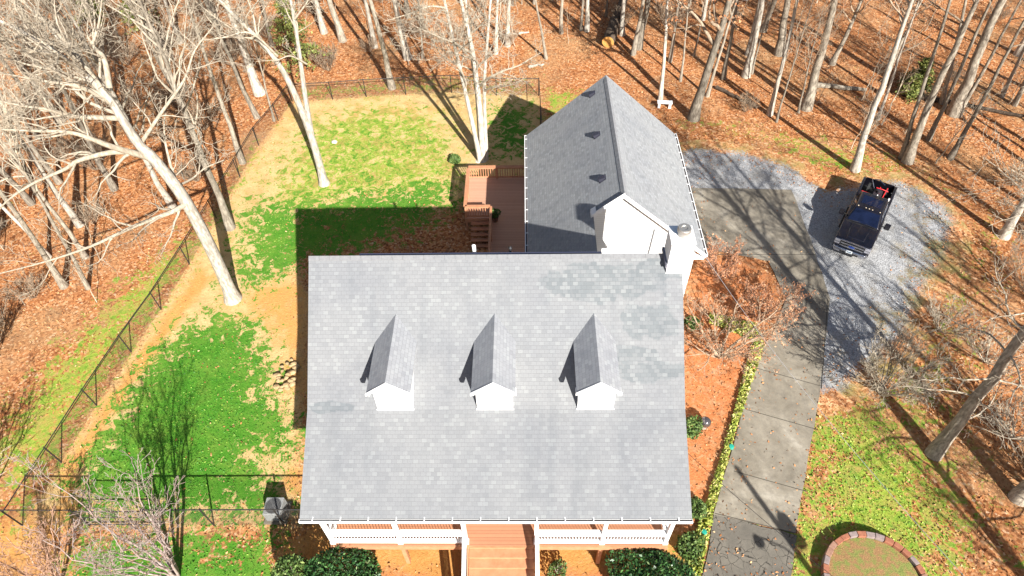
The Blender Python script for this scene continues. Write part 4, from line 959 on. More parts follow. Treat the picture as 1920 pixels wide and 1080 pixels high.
B = G(-40, 960); multistem('bare_shrub', 'pale bare branches reaching in at the left edge by the fence corner', 'shrub', B, 9, 4.0, .5, .045, 23, CFM, m_twig, m_twig)
CFA = dict(CFM, up=.02, ang=(.45, 1.0), lmax={2: 2.2, 3: 1.1, 4: .5}, n={1: 9, 2: 7, 3: 3})
B = G(1348, 668); multistem('ornamental_maple', 'low spreading ornamental tree with dry red twigs between house and drive', 'tree', B, 9, 3.1, .95, .085, 24, dict(CFA, rmin=.0065), m_twig, m_twig2, leaves=(m_maple, .25, .045, 4))
B = G(1420, 600); multistem('red_shrub', 'low haze of red-brown twigs beside the concrete drive corner', 'shrub', B, 10, 2.2, .75, .04, 25, CFM, m_red, m_red, leaves=(m_maple, .3, .045, 4))
B = G(1345, 520); multistem('red_shrub', 'red-brown twiggy shrub against the house beside the chimney', 'shrub', B, 10, 2.0, .8, .04, 26, CFM, m_red, m_red, leaves=(m_maple, .3, .045, 4))
B = G(1652, 735); multistem('twiggy_shrub', 'grey-green bare vase-shaped shrub at the drive edge above the right lawn', 'shrub', B, 16, 3.3, .62, .04, 27, dict(CFM, up=.06), m_twig, m_twig)
B = G(1830, 960); multistem('twiggy_shrub', 'brown tangled brush under the big leaning tree at the right edge', 'shrub', (B[0]+3, B[1]+1, 0), 12, 2.6, .8, .03, 28, CFM, m_twig2, m_twig2)
for px, py, lab in ((1760, 620, 'brown twiggy brush between the gravel and the big leaning tree'), (1850, 680, 'brown twiggy brush behind the big leaning tree'), (1900, 820, 'dense brown brush right of the big leaning trunk')):
    B = G(px, py); multistem('twiggy_shrub', lab, 'shrub', B, 11, 1.9, .85, .025, px, CFM, m_twig2, m_twig)
B = G(1860, 560); multistem('twiggy_shrub', 'brown tangled brush at the right edge beside the gravel', 'shrub', (B[0]+2, B[1], 0), 12, 3.0, .7, .03, 29, CFM, m_twig2, m_twig2)
brush = multistem('brush', 'low brown brush in the left woods', 'shrub', (0, 0, 0), 12, 1.8, .7, .02, 30, CFM, m_twig2, m_twig2)
k = 0
rr = random.Random(31)
while k < 70:
    x = rr.uniform(-46, 44) if k < 45 else rr.uniform(-42, -20); y = rr.uniform(14, 62)
    if in_clear(x, y) > -.8 or (x > 0 and y < 40 and x < 26) or (x > 20 and y < 26): continue
    o = brush if k == 0 else copy_tree(brush); k += 1
    s = rr.uniform(.6, 1.3); o.location = (x, y, 0); o.scale = (s, s, s); o.rotation_euler = (0, 0, rr.uniform(0, 6))
    o['label'] = 'low brown brush among the trees '+('left of the yard' if x < -16 else 'behind the yard' if x < 8 else 'beyond the gravel'); o['group'] = 'brush '+('left of the yard' if x < -16 else 'behind the yard' if x < 8 else 'beyond the gravel')

# --- evergreens and planted shrubs
def pine(label, c, h, r, seed, group='young evergreens in the woods'):
    rng = np.random.default_rng(seed); t = thing('evergreen_tree', label, 'tree', (c[0], c[1], 0), group=group)
    MB().tube([(0, 0, -.05), (.05, 0, h*.5), (0, .05, h)], [.09, .06, .015], 7).build('trunk', m_bark2, t)
    cs = []
    for i in range(70):
        z = h*rng.uniform(.12, .97); rr_ = r*(1-z/h)**.75*rng.uniform(.6, 1.1); a = rng.uniform(0, 6.28)
        for q in rng.uniform(.15, 1, 42): cs.append((math.cos(a)*rr_*q+rng.normal()*.13, math.sin(a)*rr_*q+rng.normal()*.13, z-.15*q*rr_+rng.normal()*.09))
    cs = np.array(cs); v, f, col = leaf_quads(rng, cs, .11, rng.uniform(.1, .95, len(cs))); np_mesh('crown', v, f, m_needle, t, False, {'tint': col})
pine('bushy young evergreen outside the back fence, left of the tall trunks', G(568, 140), 7.0, 3.0, 1)
pine('small olive evergreen in the right woods beyond the truck', G(1715, 165), 2.4, 1.5, 2)
pine('low olive evergreen in front of the other one beyond the truck', G(1705, 180), 1.6, 1.3, 3)
pine('evergreen near the top edge in the left woods', G(270, 60), 5, 2., 4)
pine('evergreen deep in the left woods near the top left corner', G(180, 40), 5, 2., 5)
shrub('holly_bush', 'round glossy holly bush left of the porch steps', 'bush', G(660, 1120), 1.55, 1.4, 2.6, m_holly, 9000, .075, 1, group='clipped bushes in front of the porch')
shrub('holly_bush', 'round glossy holly bush right of the porch steps', 'bush', G(1215, 1120), 1.55, 1.4, 2.6, m_holly, 9000, .075, 2, group='clipped bushes in front of the porch')
shrub('tall_shrub', 'loose upright green shrub at the left front corner of the house', 'bush', G(560, 1110), .75, .9, 2.4, m_loose, 4200, .07, 3)
shrub('small_bush', 'small dark bush under the porch, right of the steps', 'bush', G(1045, 1075), .4, .4, .7, m_loose, 700, .05, 4)
for i, (px, py, r, h, lab) in enumerate(((1292, 812, .6, .9, 'green bush against the right house wall beside the garden globe'), (1297, 615, .45, .7, 'dark green bush by the house at the top of the mulch bed'), (1300, 960, .5, .8, 'green bush at the right front corner of the house'), (1290, 1030, .6, .7, 'loose green plant right of the porch post'), (852, 303, .4, .5, 'small green shrub at the deck corner beside the pale trunks'))):
    shrub('garden_bush', lab, 'bush', G(px, py), r, r, h, m_loose, 1300, .07, 40+i, lumps=22, inner=.35)
# liriope edging along the drive and leaf litter
rng = np.random.default_rng(5)
def scatter_px(px, n, rng):
    pts = np.array([G2(*q) for q in px]); lo, hi = pts.min(0), pts.max(0); out = []
    while len(out) < n:
        q = rng.uniform(lo, hi, (n, 2)); out += list(q[seg_dist(q, pts) > 0])
    return np.array(out[:n])
q = scatter_px([(1432, 650), (1418, 690), (1380, 800), (1335, 962), (1312, 1080), (1290, 1080), (1305, 1000), (1345, 880), (1375, 780), (1398, 690), (1415, 640), (1330, 605), (1330, 590), (1420, 610)], 5200, rng)
c3 = np.column_stack([q, rng.uniform(.02, .16, len(q))]); v, f, col = leaf_quads(rng, c3, .12, rng.uniform(0, 1, len(q)))
tag(np_mesh('liriope_edging', v, f, m_cover, None, False, {'tint': col}), 'yellow-green grassy edging plants along the left side of the drive', 'ground cover', None, 'stuff')
N = 190000
q = np.column_stack([rng.uniform(-48, 44, N), rng.uniform(5, 63, N)])
a, b, c_, d_2, e = zones(q); dens = np.clip(1-np.maximum.reduce([a*1.0, b*.85, c_*.93, d_2*.93, e*.35]), .03, 1)*np.clip(.62+.75*np.sin(q[:, 0]*.55+2*np.sin(q[:, 1]*.23))*np.sin(q[:, 1]*.6+1.5*np.sin(q[:, 0]*.31)), .25, 1)
HOUSE = np.array([(-8.3, 9.6), (-8.3, 18.6), (-3.7, 22), (-3.7, 33.5), (8.8, 33.5), (8.8, 22.5), (6, 18.6), (6, 9.6)])
GRV = np.array([G2(*p) for p in ((1262, 300), (1400, 289), (1548, 362), (1690, 343), (1792, 412), (1690, 640), (1560, 735), (1490, 1090), (1316, 1090), (1420, 660), (1470, 560), (1440, 490), (1310, 470))])
sdg = seg_dist(q, GRV); dens = np.where(sdg > 0, .010+.6*np.exp(-sdg*1.3), dens)
keep = (rng.random(N) < dens) & (seg_dist(q, HOUSE) < 0); q = q[keep]
z = relief(q)+rng.uniform(.012, .06, len(q))+np.where(seg_dist(q, GRV) > 0, .03, 0)
v, f, col = leaf_quads(rng, np.column_stack([q, z]), .062, rng.uniform(0, 1, len(q))**.9, .55)
tag(np_mesh('leaf_litter', v, f, m_litter, None, False, {'tint': col}), 'fallen orange-brown leaves lying over the ground of the woods and lawns', 'leaves', None, 'stuff')
q = scatter_px([(130, 890), (300, 630), (480, 600), (560, 800), (545, 980), (530, 1080), (130, 1080)], 9000, rng)
q2 = scatter_px([(430, 560), (440, 380), (560, 240), (840, 240), (880, 395), (560, 520)], 9000, rng)
q3 = scatter_px([(1490, 1000), (1530, 790), (1640, 770), (1790, 960), (1780, 1080), (1480, 1080)], 5000, rng)
q = np.concatenate([q, q2, q3]); a, b, c_, d_2, e = zones(q); k = rng.random(len(q)) < np.maximum(a, d_2); q = q[k]; d_2 = d_2[k]
tint = np.where(d_2 > .4, rng.uniform(.4, 1, len(q)), rng.uniform(.1, .8, len(q)))
v, f, col = leaf_quads(rng, np.column_stack([q, rng.uniform(0, .04, len(q))]), .045, tint, .35)
m_tuft = leafy('grass_tufts', [(0, (.02, .09, .01)), (.5, (.07, .22, .02)), (.75, (.2, .3, .04)), (1, (.36, .4, .09))])
tag(np_mesh('grass_tufts', v, f, m_tuft, None, False, {'tint': col}), 'short tufts of green grass over the lawns', 'grass', None, 'stuff')

# ------------------------------------------------------------------ fences
n = NT('chain_link'); uv = n.n('ShaderNodeUVMap', uv_map='UVMap').outputs[0]; su = n.n('ShaderNodeSeparateXYZ'); n.l(uv, su.inputs[0])
def wires(s):
    q = n.math('FRACT', n.math('MULTIPLY', n.math(s, su.outputs[0], su.outputs[1]), 1/.085)); return n.math('LESS_THAN', q, .085)
alpha = n.math('MAXIMUM', wires('ADD'), wires('SUBTRACT'))
n.col((.06, .055, .05)); n.set(Roughness=.6); n.l(alpha, n.b.inputs['Alpha']); m_link = n.m
def fence(label, pts, h=1.45, group='chain-link fences round the yard', step=2.9):
    base = pts[0]; t = thing('chain_link_fence', label, 'fence', (base[0], base[1], 0), group=group)
    def fb(mb, name, mat): return mb.build(name, mat, t, world=True)
    mb = MB(); u = 0; rail = MB(); allp = []
    for a, b in zip(pts[:-1], pts[1:]):
        L = math.dist(a, b); k = max(1, round(L/step)); mb.poly([(a[0], a[1], 0), (b[0], b[1], 0), (b[0], b[1], h), (a[0], a[1], h)], [(u, 0), (u+L, 0), (u+L, h), (u, h)]); u += L
        rail.tube([(a[0], a[1], h), (b[0], b[1], h)], .028, 6)
        for i in range(k): allp.append((a[0]+(b[0]-a[0])*i/k, a[1]+(b[1]-a[1])*i/k))
    allp.append(pts[-1])
    fb(mb, 'mesh', m_link); fb(rail, 'top_rail', m_fence)
    for p in allp: fb(MB().tube([(p[0], p[1], -.1), (p[0], p[1], h+.06)], .034, 7), 'fence_post', m_fence)
    return t
fx = [G2(*p) for p in ((42, 985), (115, 867), (181, 760), (246, 660), (302, 580), (355, 495), (450, 332), (485, 272), (522, 227), (548, 190))]
fence('black chain-link fence running up the left side of the yard', fx, step=3.4)
fence('black chain-link fence along the back of the yard before the woods', [G2(548, 190), G2(624, 186), G2(687, 181), G2(761, 177), G2(847, 173), G2(931, 179), G2(1010, 179)], step=3.2)
fence('short chain-link fence from the back corner down to the garage', [G2(1010, 179), (1.25, 33.2)], step=3.6)
fl = G2(42, 985); fr_ = (-8.0, 11.15); g0, g1 = -19.2, -16.2
fence('front chain-link fence between gate and house', [(g1, 11.13), (-13.7, 11.14), (-10.6, 11.15), fr_], h=1.65, step=3)
fence('short piece of chain-link fence left of the gate', [fl, (g0, 11.12)], h=1.65, step=3)
gt = thing('fence_gate', 'black chain-link gate with a middle bar in the front fence', 'gate', (g0+.1, 11.125, 0))
MB().tube([(0, 0, .1), (2.8, 0, .1), (2.8, 0, 1.5), (0, 0, 1.5), (0, 0, .1)], .025, 6).build('gate_frame', m_fence, gt)
MB().tube([(.03, 0, .85), (2.77, 0, .85)], .022, 6).build('middle_bar', m_fence, gt)
MB().poly([(.03, .0, .12), (2.77, .0, .12), (2.77, .0, 1.48), (.03, .0, 1.48)], [(0, 0), (2.7, 0), (2.7, 1.4), (0, 1.4)]).build('mesh', m_link, gt)

# ------------------------------------------------------------------ pickup truck (local: +y is forward, +x its right-hand side seen from behind)
n = NT('black_paint'); n.col((.012, .011, .018)); n.set(Roughness=.28, Metallic=.5, Coat_Weight=1., Coat_Roughness=.03); a = n.noise(60, 2, .5, n.n('ShaderNodeTexCoord').outputs['Object']).outputs[0]; n.bump(a, .02, .002); m_paint = n.m
m_glass = plain('truck_glass', (.006, .010, .03), .04, 0, .45); m_chrome = plain('chrome', (.62, .62, .66), .12, 1.); m_rub = plain('tyre_rubber', (.02, .02, .02), .85)
m_light = plain('headlamp', (.5, .5, .55), .1, .4); m_plast = plain('black_plastic', (.015, .015, .016), .6); m_amber = plain('amber_lens', (.75, .62, .45), .2)
m_blue = plain('blue_enamel', (.02, .06, .30), .2); m_plate = plain('plate_white', (.7, .74, .76), .4)
truck = thing('pickup_truck', 'black four-door pickup truck parked on the gravel facing the house', 'truck', (20.32, 29.52, .012), math.atan2(.5386, -.8425))
def tb(mb, name, mat, parent=truck, **k): return mb.build(name, mat, parent, **k)
def arch(cy, r=.53, cz=.47, n=10): return [(cy+r*math.cos(math.pi*i/n), cz+r*math.sin(math.pi*i/n)) for i in range(n+1)]
W = 1.0
prof = [(3.02, .55), (3.08, .75), (3.07, 1.12), (2.98, 1.24), (2.3, 1.33), (1.55, 1.40), (-1.02, 1.40), (-1.02, .5)] + [(1.95-.53, .5)] + arch(1.95)[::-1][1:-1] + [(1.95+.53, .5)]
tb(MB().prism([(-W, y, z) for y, z in prof], (2*W, 0, 0)), 'body', m_paint, bevel=.07, seg=3, smooth=True)
bed = MB()
bp = [(-1.05, .5), (-1.05, 1.42), (-3.04, 1.42), (-3.08, .55), (-1.95-.53, .5)] + arch(-1.95)[::-1][1:-1] + [(-1.95+.53, .5)]
for s in (-1, 1): bed.prism([(s*W, y, z) for y, z in bp], (-s*.16, 0, 0))
tb(bed, 'bed_side', m_paint, bevel=.04, smooth=True)
tb(MB().box(-.84, .84, -3.0, -1.05, .82, .86).box(-.84, .84, -1.12, -1.05, .861, 1.4), 'bed_floor', m_plast)
tb(MB().box(-.835, .835, -3.1, -3.03, .6, 1.41), 'tailgate', m_paint, bevel=.02)
cab = MB().hexa([(-.93, -1.0, 1.36), (.93, -1.0, 1.36), (.93, 1.48, 1.36), (-.93, 1.48, 1.36), (-.74, -.85, 1.97), (.74, -.85, 1.97), (.72, .72, 1.97), (-.72, .72, 1.97)])
cabo = tb(cab, 'cab', m_paint, bevel=.09, seg=3, smooth=True)
def pane(name, p, off=.012):
    p = [Vector(q) for q in p]; nn = (p[1]-p[0]).cross(p[3]-p[0]).normalized()
    c0 = sum(p, Vector())/4
    if nn.dot(c0-Vector((0, .2, 1.5))) < 0: nn = -nn
    tb(MB().prism([q+nn*.002 for q in p], nn*off), name, m_glass, cabo, bevel=.004)
pane('windshield', [(-.82, 1.40, 1.43), (.82, 1.40, 1.43), (.66, .80, 1.91), (-.66, .80, 1.91)])
pane('rear_window', [(-.7, -.975, 1.48), (.7, -.975, 1.48), (.62, -.882, 1.85), (-.62, -.882, 1.85)])
for s in (-1, 1):
    pane('side_window', [(s*.905, 1.15, 1.44), (s*.905, .28, 1.44), (s*.762, .28, 1.9), (s*.762, .68, 1.9)]); pane('side_window', [(s*.905, .18, 1.44), (s*.905, -.75, 1.44), (s*.765, -.68, 1.9), (s*.762, .18, 1.9)])
tb(MB().box(-.55, .55, -.5, .3, 1.972, 1.985), 'sunroof', m_glass, cabo, bevel=.005)
for x in (-.6, -.18, 0, .18, .6): tb(MB().box(x-.03, x+.03, .6, .66, 1.968, 1.99), 'marker_light', m_amber, cabo, bevel=.01)
for s in (-1, 1): tb(MB().tube([(s*.75, 1.46, 1.425), (s*.1, 1.37, 1.455)], .014, 5), 'wiper', m_plast, cabo)
tb(MB().box(-.86, .86, 1.50, 1.58, 1.395, 1.412), 'cowl', m_plast)
hood = MB().hexa([(-.55, 1.65, 1.39), (.55, 1.65, 1.39), (.48, 2.75, 1.26), (-.48, 2.75, 1.26), (-.5, 1.7, 1.435), (.5, 1.7, 1.435), (.42, 2.7, 1.32), (-.42, 2.7, 1.32)])
tb(hood, 'hood', m_paint, bevel=.02, smooth=True)
gl = tb(MB().box(-.66, .66, 3.03, 3.09, .76, 1.16), 'grille', m_plast, bevel=.02)
for z in (.86, 1.04): tb(MB().box(-.64, .64, 3.09, 3.125, z-.045, z+.045), 'grille_bar', m_chrome, gl, bevel=.015)
tb(MB().box(-.68, .68, 3.0, 3.10, 1.165, 1.2), 'grille_surround', m_chrome, gl, bevel=.012)
em = MB(); 
oval = [(.2*math.cos(i*.3927), 3.128, .95+.085*math.sin(i*.3927)) for i in range(16)]; tb(MB().prism(oval, (0, .02, 0)), 'emblem', m_chrome, gl)
oval = [(.18*math.cos(i*.3927), 3.149, .95+.07*math.sin(i*.3927)) for i in range(16)]; tb(MB().prism(oval, (0, .006, 0)), 'emblem_face', m_blue, gl)
for s in (-1, 1):
    hl = tb(MB().box(*sorted((s*.68, s*.985)), 2.9, 3.085, .84, 1.17), 'headlight', m_light, bevel=.03, seg=2)
    tb(MB().box(*sorted((s*.7, s*.97)), 3.0, 3.092, 1.0, 1.02), 'headlight_bar', m_plast, hl)
    mr_ = tb(MB().bar((s*.92, 1.1, 1.42), (s*1.2, 1.05, 1.45), .06, .05), 'mirror', m_plast, bevel=.01)
    tb(MB().box(*sorted((s*1.12, s*1.42)), .95, 1.15, 1.34, 1.68), 'mirror_housing', m_paint, mr_, bevel=.03)
    tb(MB().box(*sorted((s*.8, s*1.0)), -3.115, -3.06, .85, 1.3), 'tail_light', plain('red_lens', (.4, .02, .02), .15), bevel=.01)
    tb(MB().box(*sorted((s*.98, s*1.1)), -.9, 1.2, .42, .47), 'running_board', m_plast, bevel=.01)
bpr = tb(MB().hexa([(-1.0, 2.95, .46), (1.0, 2.95, .46), (.82, 3.24, .46), (-.82, 3.24, .46), (-1.0, 2.95, .72), (1.0, 2.95, .72), (.84, 3.22, .72), (-.84, 3.22, .72)]), 'front_bumper', m_chrome, bevel=.04, smooth=True)
tb(MB().box(-.5, .5, 3.2, 3.25, .5, .58), 'bumper_intake', m_plast, bpr)
pl = tb(MB().box(-.17, .17, 3.235, 3.256, .57, .75), 'licence_plate', m_plate, bpr)
tb(MB().box(-.11, .11, 3.257, 3.26, .63, .69), 'plate_mark', plain('plate_dark', (.05, .12, .2), .5), pl)
tb(MB().box(-.9, .9, -3.22, -3.09, .5, .68), 'rear_bumper', m_chrome, bevel=.03)
for s in (-1, 1):
    for y in (1.95, -1.95):
        wh = tb(MB().tube([(s*.72, y, .4), (s*.96, y, .4)], .2, 16), 'wheel', m_plast)
        ty = MB(); pr_ = [(.28, -.14), (.37, -.14), (.41, -.1), (.41, .1), (.37, .14), (.28, .14)]; b = 0
        for r, o in pr_:
            for i in range(26): a = i*6.2832/26; ty.v.append((s*.86+o, y+r*math.cos(a), .41+r*math.sin(a)))
        for i in range(len(pr_)-1):
            for k in range(26): j = (k+1) % 26; ty.f.append([i*26+k, i*26+j, (i+1)*26+j, (i+1)*26+k]); ty.uv.append([(0, 0)]*4)
        tb(ty, 'tyre', m_rub, wh, smooth=True)
        rm = MB().tube([(s*.95, y, .41), (s*.985, y, .41)], .27, 18)
        for i in range(6): a = i*1.0472; rm.bar((s*.99, y+.06*math.cos(a), .41+.06*math.sin(a)), (s*.99, y+.25*math.cos(a), .41+.25*math.sin(a)), .07, .02, (1, 0, 0))
        tb(rm, 'rim', m_chrome, wh)
tb(MB().box(-.62, -.4, 1.15, 1.32, 1.535, 1.55), 'dash_paper', plain('green_paper', (.2, .45, .05), .7), cabo) if False else None
tb(MB().box(.28, .5, .5, 1.0, 1.2, 1.3), 'seat', m_plast, cabo) if False else None
# red and white equipment lying in the bed
th_ = math.atan2(.5386, -.8425)
eq = thing('yard_machine', 'red and white tubular machine lying in the truck bed', 'machine', (20.32, 29.52, .012), th_)
m_redp = plain('red_paint', (.55, .02, .025), .35); m_wh = plain('white_paint', (.8, .8, .8), .4)
mb = MB()
for a, b in (((-.2, -1.3, 1.5), (.78, -1.42, 1.52)), ((-.1, -1.48, 1.45), (.7, -1.5, 1.3)), ((-.3, -1.5, 1.0), (-.1, -2.3, 1.55)), ((-.45, -1.6, .9), (-.5, -2.5, 1.5)), ((-.6, -2.3, 1.4), (.1, -2.2, 1.5))): mb.tube([a, [(a[i]+b[i])/2+(.04 if i == 2 else .02) for i in range(3)], b], .03, 8)
mb.build('frame', m_redp, eq, bevel=.012)
MB().bar((-.78, -1.3, 1.5), (-.15, -1.32, 1.52), .13, .08).bar((-.78, -1.3, 1.5), (-.8, -1.6, 1.46), .1, .07).bar((-.15, -1.25, 1.52), (-.12, -1.55, 1.5), .06, .06).build('white_bar', m_wh, eq, bevel=.015)
MB().box(-.35, .15, -2.3, -1.7, .87, 1.35).tube([(-.1, -2.0, 1.35), (-.1, -2.0, 1.55)], .14, 12).build('engine', plain('engine_black', (.03, .025, .03), .4), eq, bevel=.03)
for s in (-.5, .5): MB().tube([(s-.07, -2.5, 1.15), (s+.07, -2.5, 1.15)], .28, 16).build('wheel', m_rub, eq)
MB().tube([(.2, -2.5, 1.2), (.5, -2.75, 1.6), (.1, -2.85, 1.65), (-.3, -2.6, 1.55)], .03, 8).build('handle', m_chrome, eq)

# ------------------------------------------------------------------ small things
# ring of landscape blocks
cx, cy = G2(1640, 1098); R0 = 1.98
ring = thing('planter_ring', 'round raised bed edged with brick-coloured and grey blocks on the right lawn', 'planter', (cx, cy, 0))
mats = [mottled('block_tan', (.24, .125, .085), (.33, .195, .14), 9), mottled('block_red', (.24, .085, .05), (.34, .14, .08), 9), mottled('block_grey', (.19, .145, .135), (.29, .225, .21), 9)]
rr = random.Random(4); NB = 34
for i in range(NB):
    a0 = i/NB*6.2832; a1 = (i+.94)/NB*6.2832; h = .38+rr.uniform(-.015, .02); r0, r1 = R0-.11+rr.uniform(-.02, .02), R0+.11+rr.uniform(-.02, .02)
    pts = [(r0*math.cos(a0), r0*math.sin(a0)), (r1*math.cos(a0), r1*math.sin(a0)), (r1*math.cos(a1), r1*math.sin(a1)), (r0*math.cos(a1), r0*math.sin(a1))]
    MB().hexa([(x, y, -.03) for x, y in pts]+[(x, y, h) for x, y in pts]).build('block', mats[rr.choice([0, 0, 1, 2, 2])], ring, bevel=.02)
n = NT('planter_soil'); pos = n.n('ShaderNodeNewGeometry').outputs['Position']; f1 = n.noise(3, 5, .7, pos).outputs[0]; f2 = n.noise(25, 4, .7, pos).outputs[0]
n.col(n.mix(n.maprange(f1, .4, .6), n.ramp(f2, [(.3, (.16, .07, .03)), (.7, (.40, .24, .10))]), n.ramp(f2, [(.3, (.07, .10, .02)), (.7, (.28, .30, .07))]))); n.bump(f2, .8, .04); n.set(Roughness=.95)
MB().lathe((0, 0, 0), [(R0-.12, .22), (R0*.6, .27), (R0*.3, .29), (.001, .3)], 30).build('soil', n.m, ring, smooth=True)
# condenser unit by the fence
c = G(522, 962); ac = thing('condenser_unit', 'pale grey air-conditioning unit at the left front corner of the house', 'air conditioner', (c[0], c[1], 0))
m_ac = mottled('condenser_grey', (.20, .205, .20), (.32, .325, .315), 14, .6, .5)
ac.scale = (.92, .92, .95)
MB().box(-.42, .42, -.42, .42, .08, .82).build('casing', m_ac, ac, bevel=.03)
mb = MB()
for i in range(10):
    for s in (-1, 1): mb.box(-.38, .38, *sorted((s*.422, s*.43)), .14+i*.062, .165+i*.062).box(*sorted((s*.422, s*.43)), -.38, .38, .14+i*.062, .165+i*.062)
mb.build('louvres', m_ac, ac)
mb = MB()
for r in (.1, .17, .24, .31, .37): mb.tube([(r*math.cos(i*.3927), r*math.sin(i*.3927), .835) for i in range(17)], .008, 4)
mb.build('fan_guard', m_black, ac); MB().lathe((0, 0, 0), [(.36, .822), (.1, .826), (0, .83)], 20).build('fan_well', plain('fan_dark', (.1, .1, .1), .7), ac)
MB().box(-.55, .55, -.55, .55, -.02, .075).build('pad', m_conc, ac)
# rocks beside the house
c = G(540, 705); rk = thing('rock_pile', 'heap of tan stones beside the left house wall', 'rocks', (c[0]-.1, c[1], 0)); rr = random.Random(8)
m_rock = mottled('tan_rock', (.26, .17, .08), (.46, .33, .18), 5, .9, .5, 12)
def rock(rr, x, y, z, s, parent, mat, name='rock'):
    bm = bmesh.new(); bmesh.ops.create_icosphere(bm, subdivisions=2, radius=s)
    k = [Vector((rr.gauss(0, 1), rr.gauss(0, 1), rr.gauss(0, 1))).normalized() for _ in range(7)]
    for v in bm.verts:
        for q in k:
            dd = v.co.dot(q)-s*.72
            if dd > 0: v.co -= q*dd*.85
        v.co = Vector((v.co.x*1.2+x, v.co.y+y, v.co.z*.7+z))
    me = bpy.data.meshes.new(name); bm.to_mesh(me); bm.free(); me.materials.append(mat); return link(bpy.data.objects.new(name, me), parent)
for i in range(34):
    a = rr.uniform(0, 6.28); q = rr.random()**.6; rock(rr, .6*q*math.cos(a), 1.0*q*math.sin(a), .06+.2*(1-q), rr.uniform(.08, .16), rk, m_rock)
# pale stone on the lawn
c = G(628, 268); st_ = thing('garden_stone', 'single pale pinkish stone lying on the upper lawn', 'stone', (c[0], c[1], 0)); rock(rr, 0, 0, .08, .2, st_, mottled('pale_stone', (.5, .42, .35), (.62, .54, .46), 6), 'stone')
for (px, py), lab in (((812, 62), 'dark mossy boulder'),) if False else (): pass
# globe
c = G(1319, 800); gb = thing('garden_globe', 'shiny white and dark garden globe at the edge of the mulch', 'ornament', (c[0], c[1], 0))
MB().lathe((0, 0, 0), [(.16, -.02), (.13, .08), (.08, .14), (.1, .2)], 16).build('pedestal', m_conc, gb)
bm = bmesh.new(); bmesh.ops.create_uvsphere(bm, u_segments=28, v_segments=18, radius=.27); bmesh.ops.translate(bm, verts=bm.verts, vec=(0, 0, .44)); me = bpy.data.meshes.new('globe'); bm.to_mesh(me); bm.free(); me.shade_smooth(); me.materials.append(plain('mirror_glass', (.22, .2, .2), .08, .8)); link(bpy.data.objects.new('globe', me), gb)
# white bench
c = G(1245, 201); be = thing('garden_bench', 'small white bench at the foot of a slim tree behind the garage', 'bench', (c[0], c[1], 0), -.1)
MB().box(-.55, .55, -.2, .2, .40, .47).build('seat', m_wh, be, bevel=.015)
for s in (-1, 1): MB().box(*sorted((s*.3, s*.48)), -.18, .18, 0, .398).build('leg', m_wh, be, bevel=.015)
# teal valve covers
m_teal = plain('teal_plastic', (.02, .30, .22), .45)
for (px, py), lab in (((1319, 1000), 'teal round valve cover in the edging beside the house corner'), ((1370, 840), 'teal round valve cover halfway along the drive edging')):
    c = G(px, py); t = thing('valve_cover', lab, 'valve cover', (c[0], c[1], 0), group='teal valve covers'); MB().lathe((0, 0, 0), [(.12, 0), (.12, .17), (.10, .2), (0, .21)], 18).build('cover', m_teal, t)
# plant on the deck
t = shrub('potted_plant', 'leafy yellow-green plant in a pot on the deck behind the railing', 'plant', (-1.82, 29.3, dz+.35), .28, .28, .55, m_loose, 700, .06, 60)
MB().lathe((0, 0, -.35), [(.14, 0), (.2, .3), (.22, .36), (.18, .36), (.17, .3), (0, .3)], 16).build('pot', mottled('clay_pot', (.12, .06, .04), (.2, .1, .06), 5), t)
# logs in the woods
def log(label, a, b, r, mat, cut=None, z=None, z2=None):
    a = G(*a); b = G(*b); t = thing('fallen_log', label, 'log', (a[0], a[1], 0), group='fallen logs in the woods'); rr = random.Random(int(a[0]*10))
    pts = []
    for i in range(9):
        q = i/8; pts.append((float((b[0]-a[0])*q+rr.gauss(0, .06)), float((b[1]-a[1])*q+rr.gauss(0, .06)), (z if z else r*.8)*(1-q)+(z2 if z2 else r*.8)*q))
    rad = [r*(1-.45*i/8)*rr.uniform(.93, 1.07) for i in range(9)]; MB().tube(pts, rad, 10).build('log', mat, t, smooth=False)
    if cut:
        d = Vector(pts[0])-Vector(pts[1]); d.normalize(); p = Vector(pts[0]); MB().tube([p+d*.003, p+d*.03], [rad[0]*.97]*2, 14).build('cut_end', cut, t)
m_darkbark = bark('dark_bark', (.05, .035, .025), (.12, .09, .065), (.08, .06, .045)); m_cut = mottled('fresh_cut', (.5, .24, .06), (.62, .34, .1), 9)
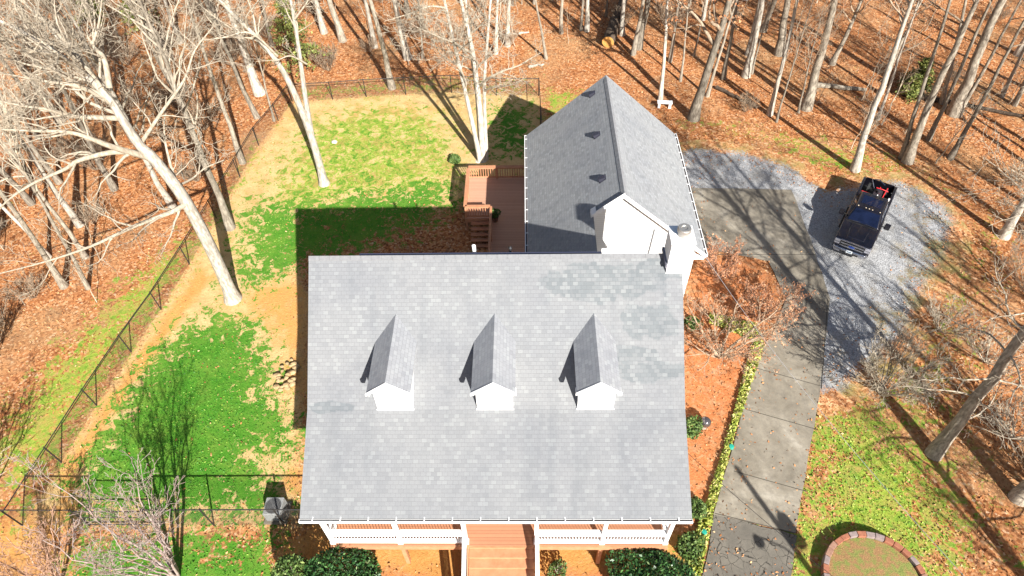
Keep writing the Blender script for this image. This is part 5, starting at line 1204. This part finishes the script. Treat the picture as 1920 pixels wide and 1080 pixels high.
log('dark fallen trunk with a fresh orange cut end near the top centre', (1137, 90), (1175, 5), .55, m_darkbark, m_cut, .5, 1.2)
log('grey mossy log lying across the leaves above the truck', (1525, 163), (1620, 172), .22, m_bark2)
log('long dark log lying behind the pair of trunks right of the truck', (1690, 178), (1920, 222), .2, m_darkbark)
log('short pale log lying in the leaves behind the fence corner', (990, 127), (1018, 122), .13, m_bark)
log('grey log crossing the leaves near the fence corner', (930, 70), (995, 62), .12, m_bark)
log('dark log in the right woods between the leafy oak and gravel', (1340, 165), (1420, 205), .16, m_darkbark)
# utility pole just outside the picture, its lamp, and the wires to the house
T_ = G(1378, 874); hp = 9.2; bx, by = T_[0]+.634*hp, T_[1]-1.384*hp
up_ = thing('utility_pole', 'wooden utility pole with transformer and street lamp beside the drive', 'utility pole', (bx, by, 0))
MB().tube([(0, 0, -.2), (0, 0, hp)], [.17, .11], 12).build('pole', m_bark2, up_)
MB().lathe((.42, .0, hp-2.6), [(0, 0), (.24, .02), (.26, .1), (.26, .85), (.2, .95), (.06, 1.0), (.05, 1.15), (0, 1.15)], 16).build('transformer', plain('transformer_grey', (.35, .36, .37), .5), up_)
lm = MB().tube([(0, 0, hp-3.2), (-.5, .2, hp-2.8), (-1.2, .5, hp-2.75), (-1.5, .6, hp-2.8)], .03, 8).build('lamp_arm', m_flue, up_)
MB().lathe((-1.6, .65, hp-3.0), [(.0, .26), (.1, .24), (.2, .1), (.2, 0), (0, -.05)], 14).build('lamp_head', m_flue, lm)
def wire(label, a, b, sag, r, mat):
    a = Vector(a); b = Vector(b); t = thing('overhead_wire', label, 'wire', a); pts = []
    for i in range(25):
        q = i/24; pts.append((b-a)*q+Vector((0, 0, -4*sag*q*(1-q))))
    MB().tube(pts, r, 6).build('cable', mat, t)
m_wire = plain('silver_cable', (.55, .55, .55), .4, .3)
wire('pale service cable hanging from the pole to the garage corner', (bx, by, hp-.8), (gxr+.0, gyn+.05, 4.6), 1.0, .009, m_wire)
wire('second, thinner dark cable strung from the pole towards the house', (bx, by, hp-1.6), (xR-.1, 12.2, 5.2), .8, .009, m_black)
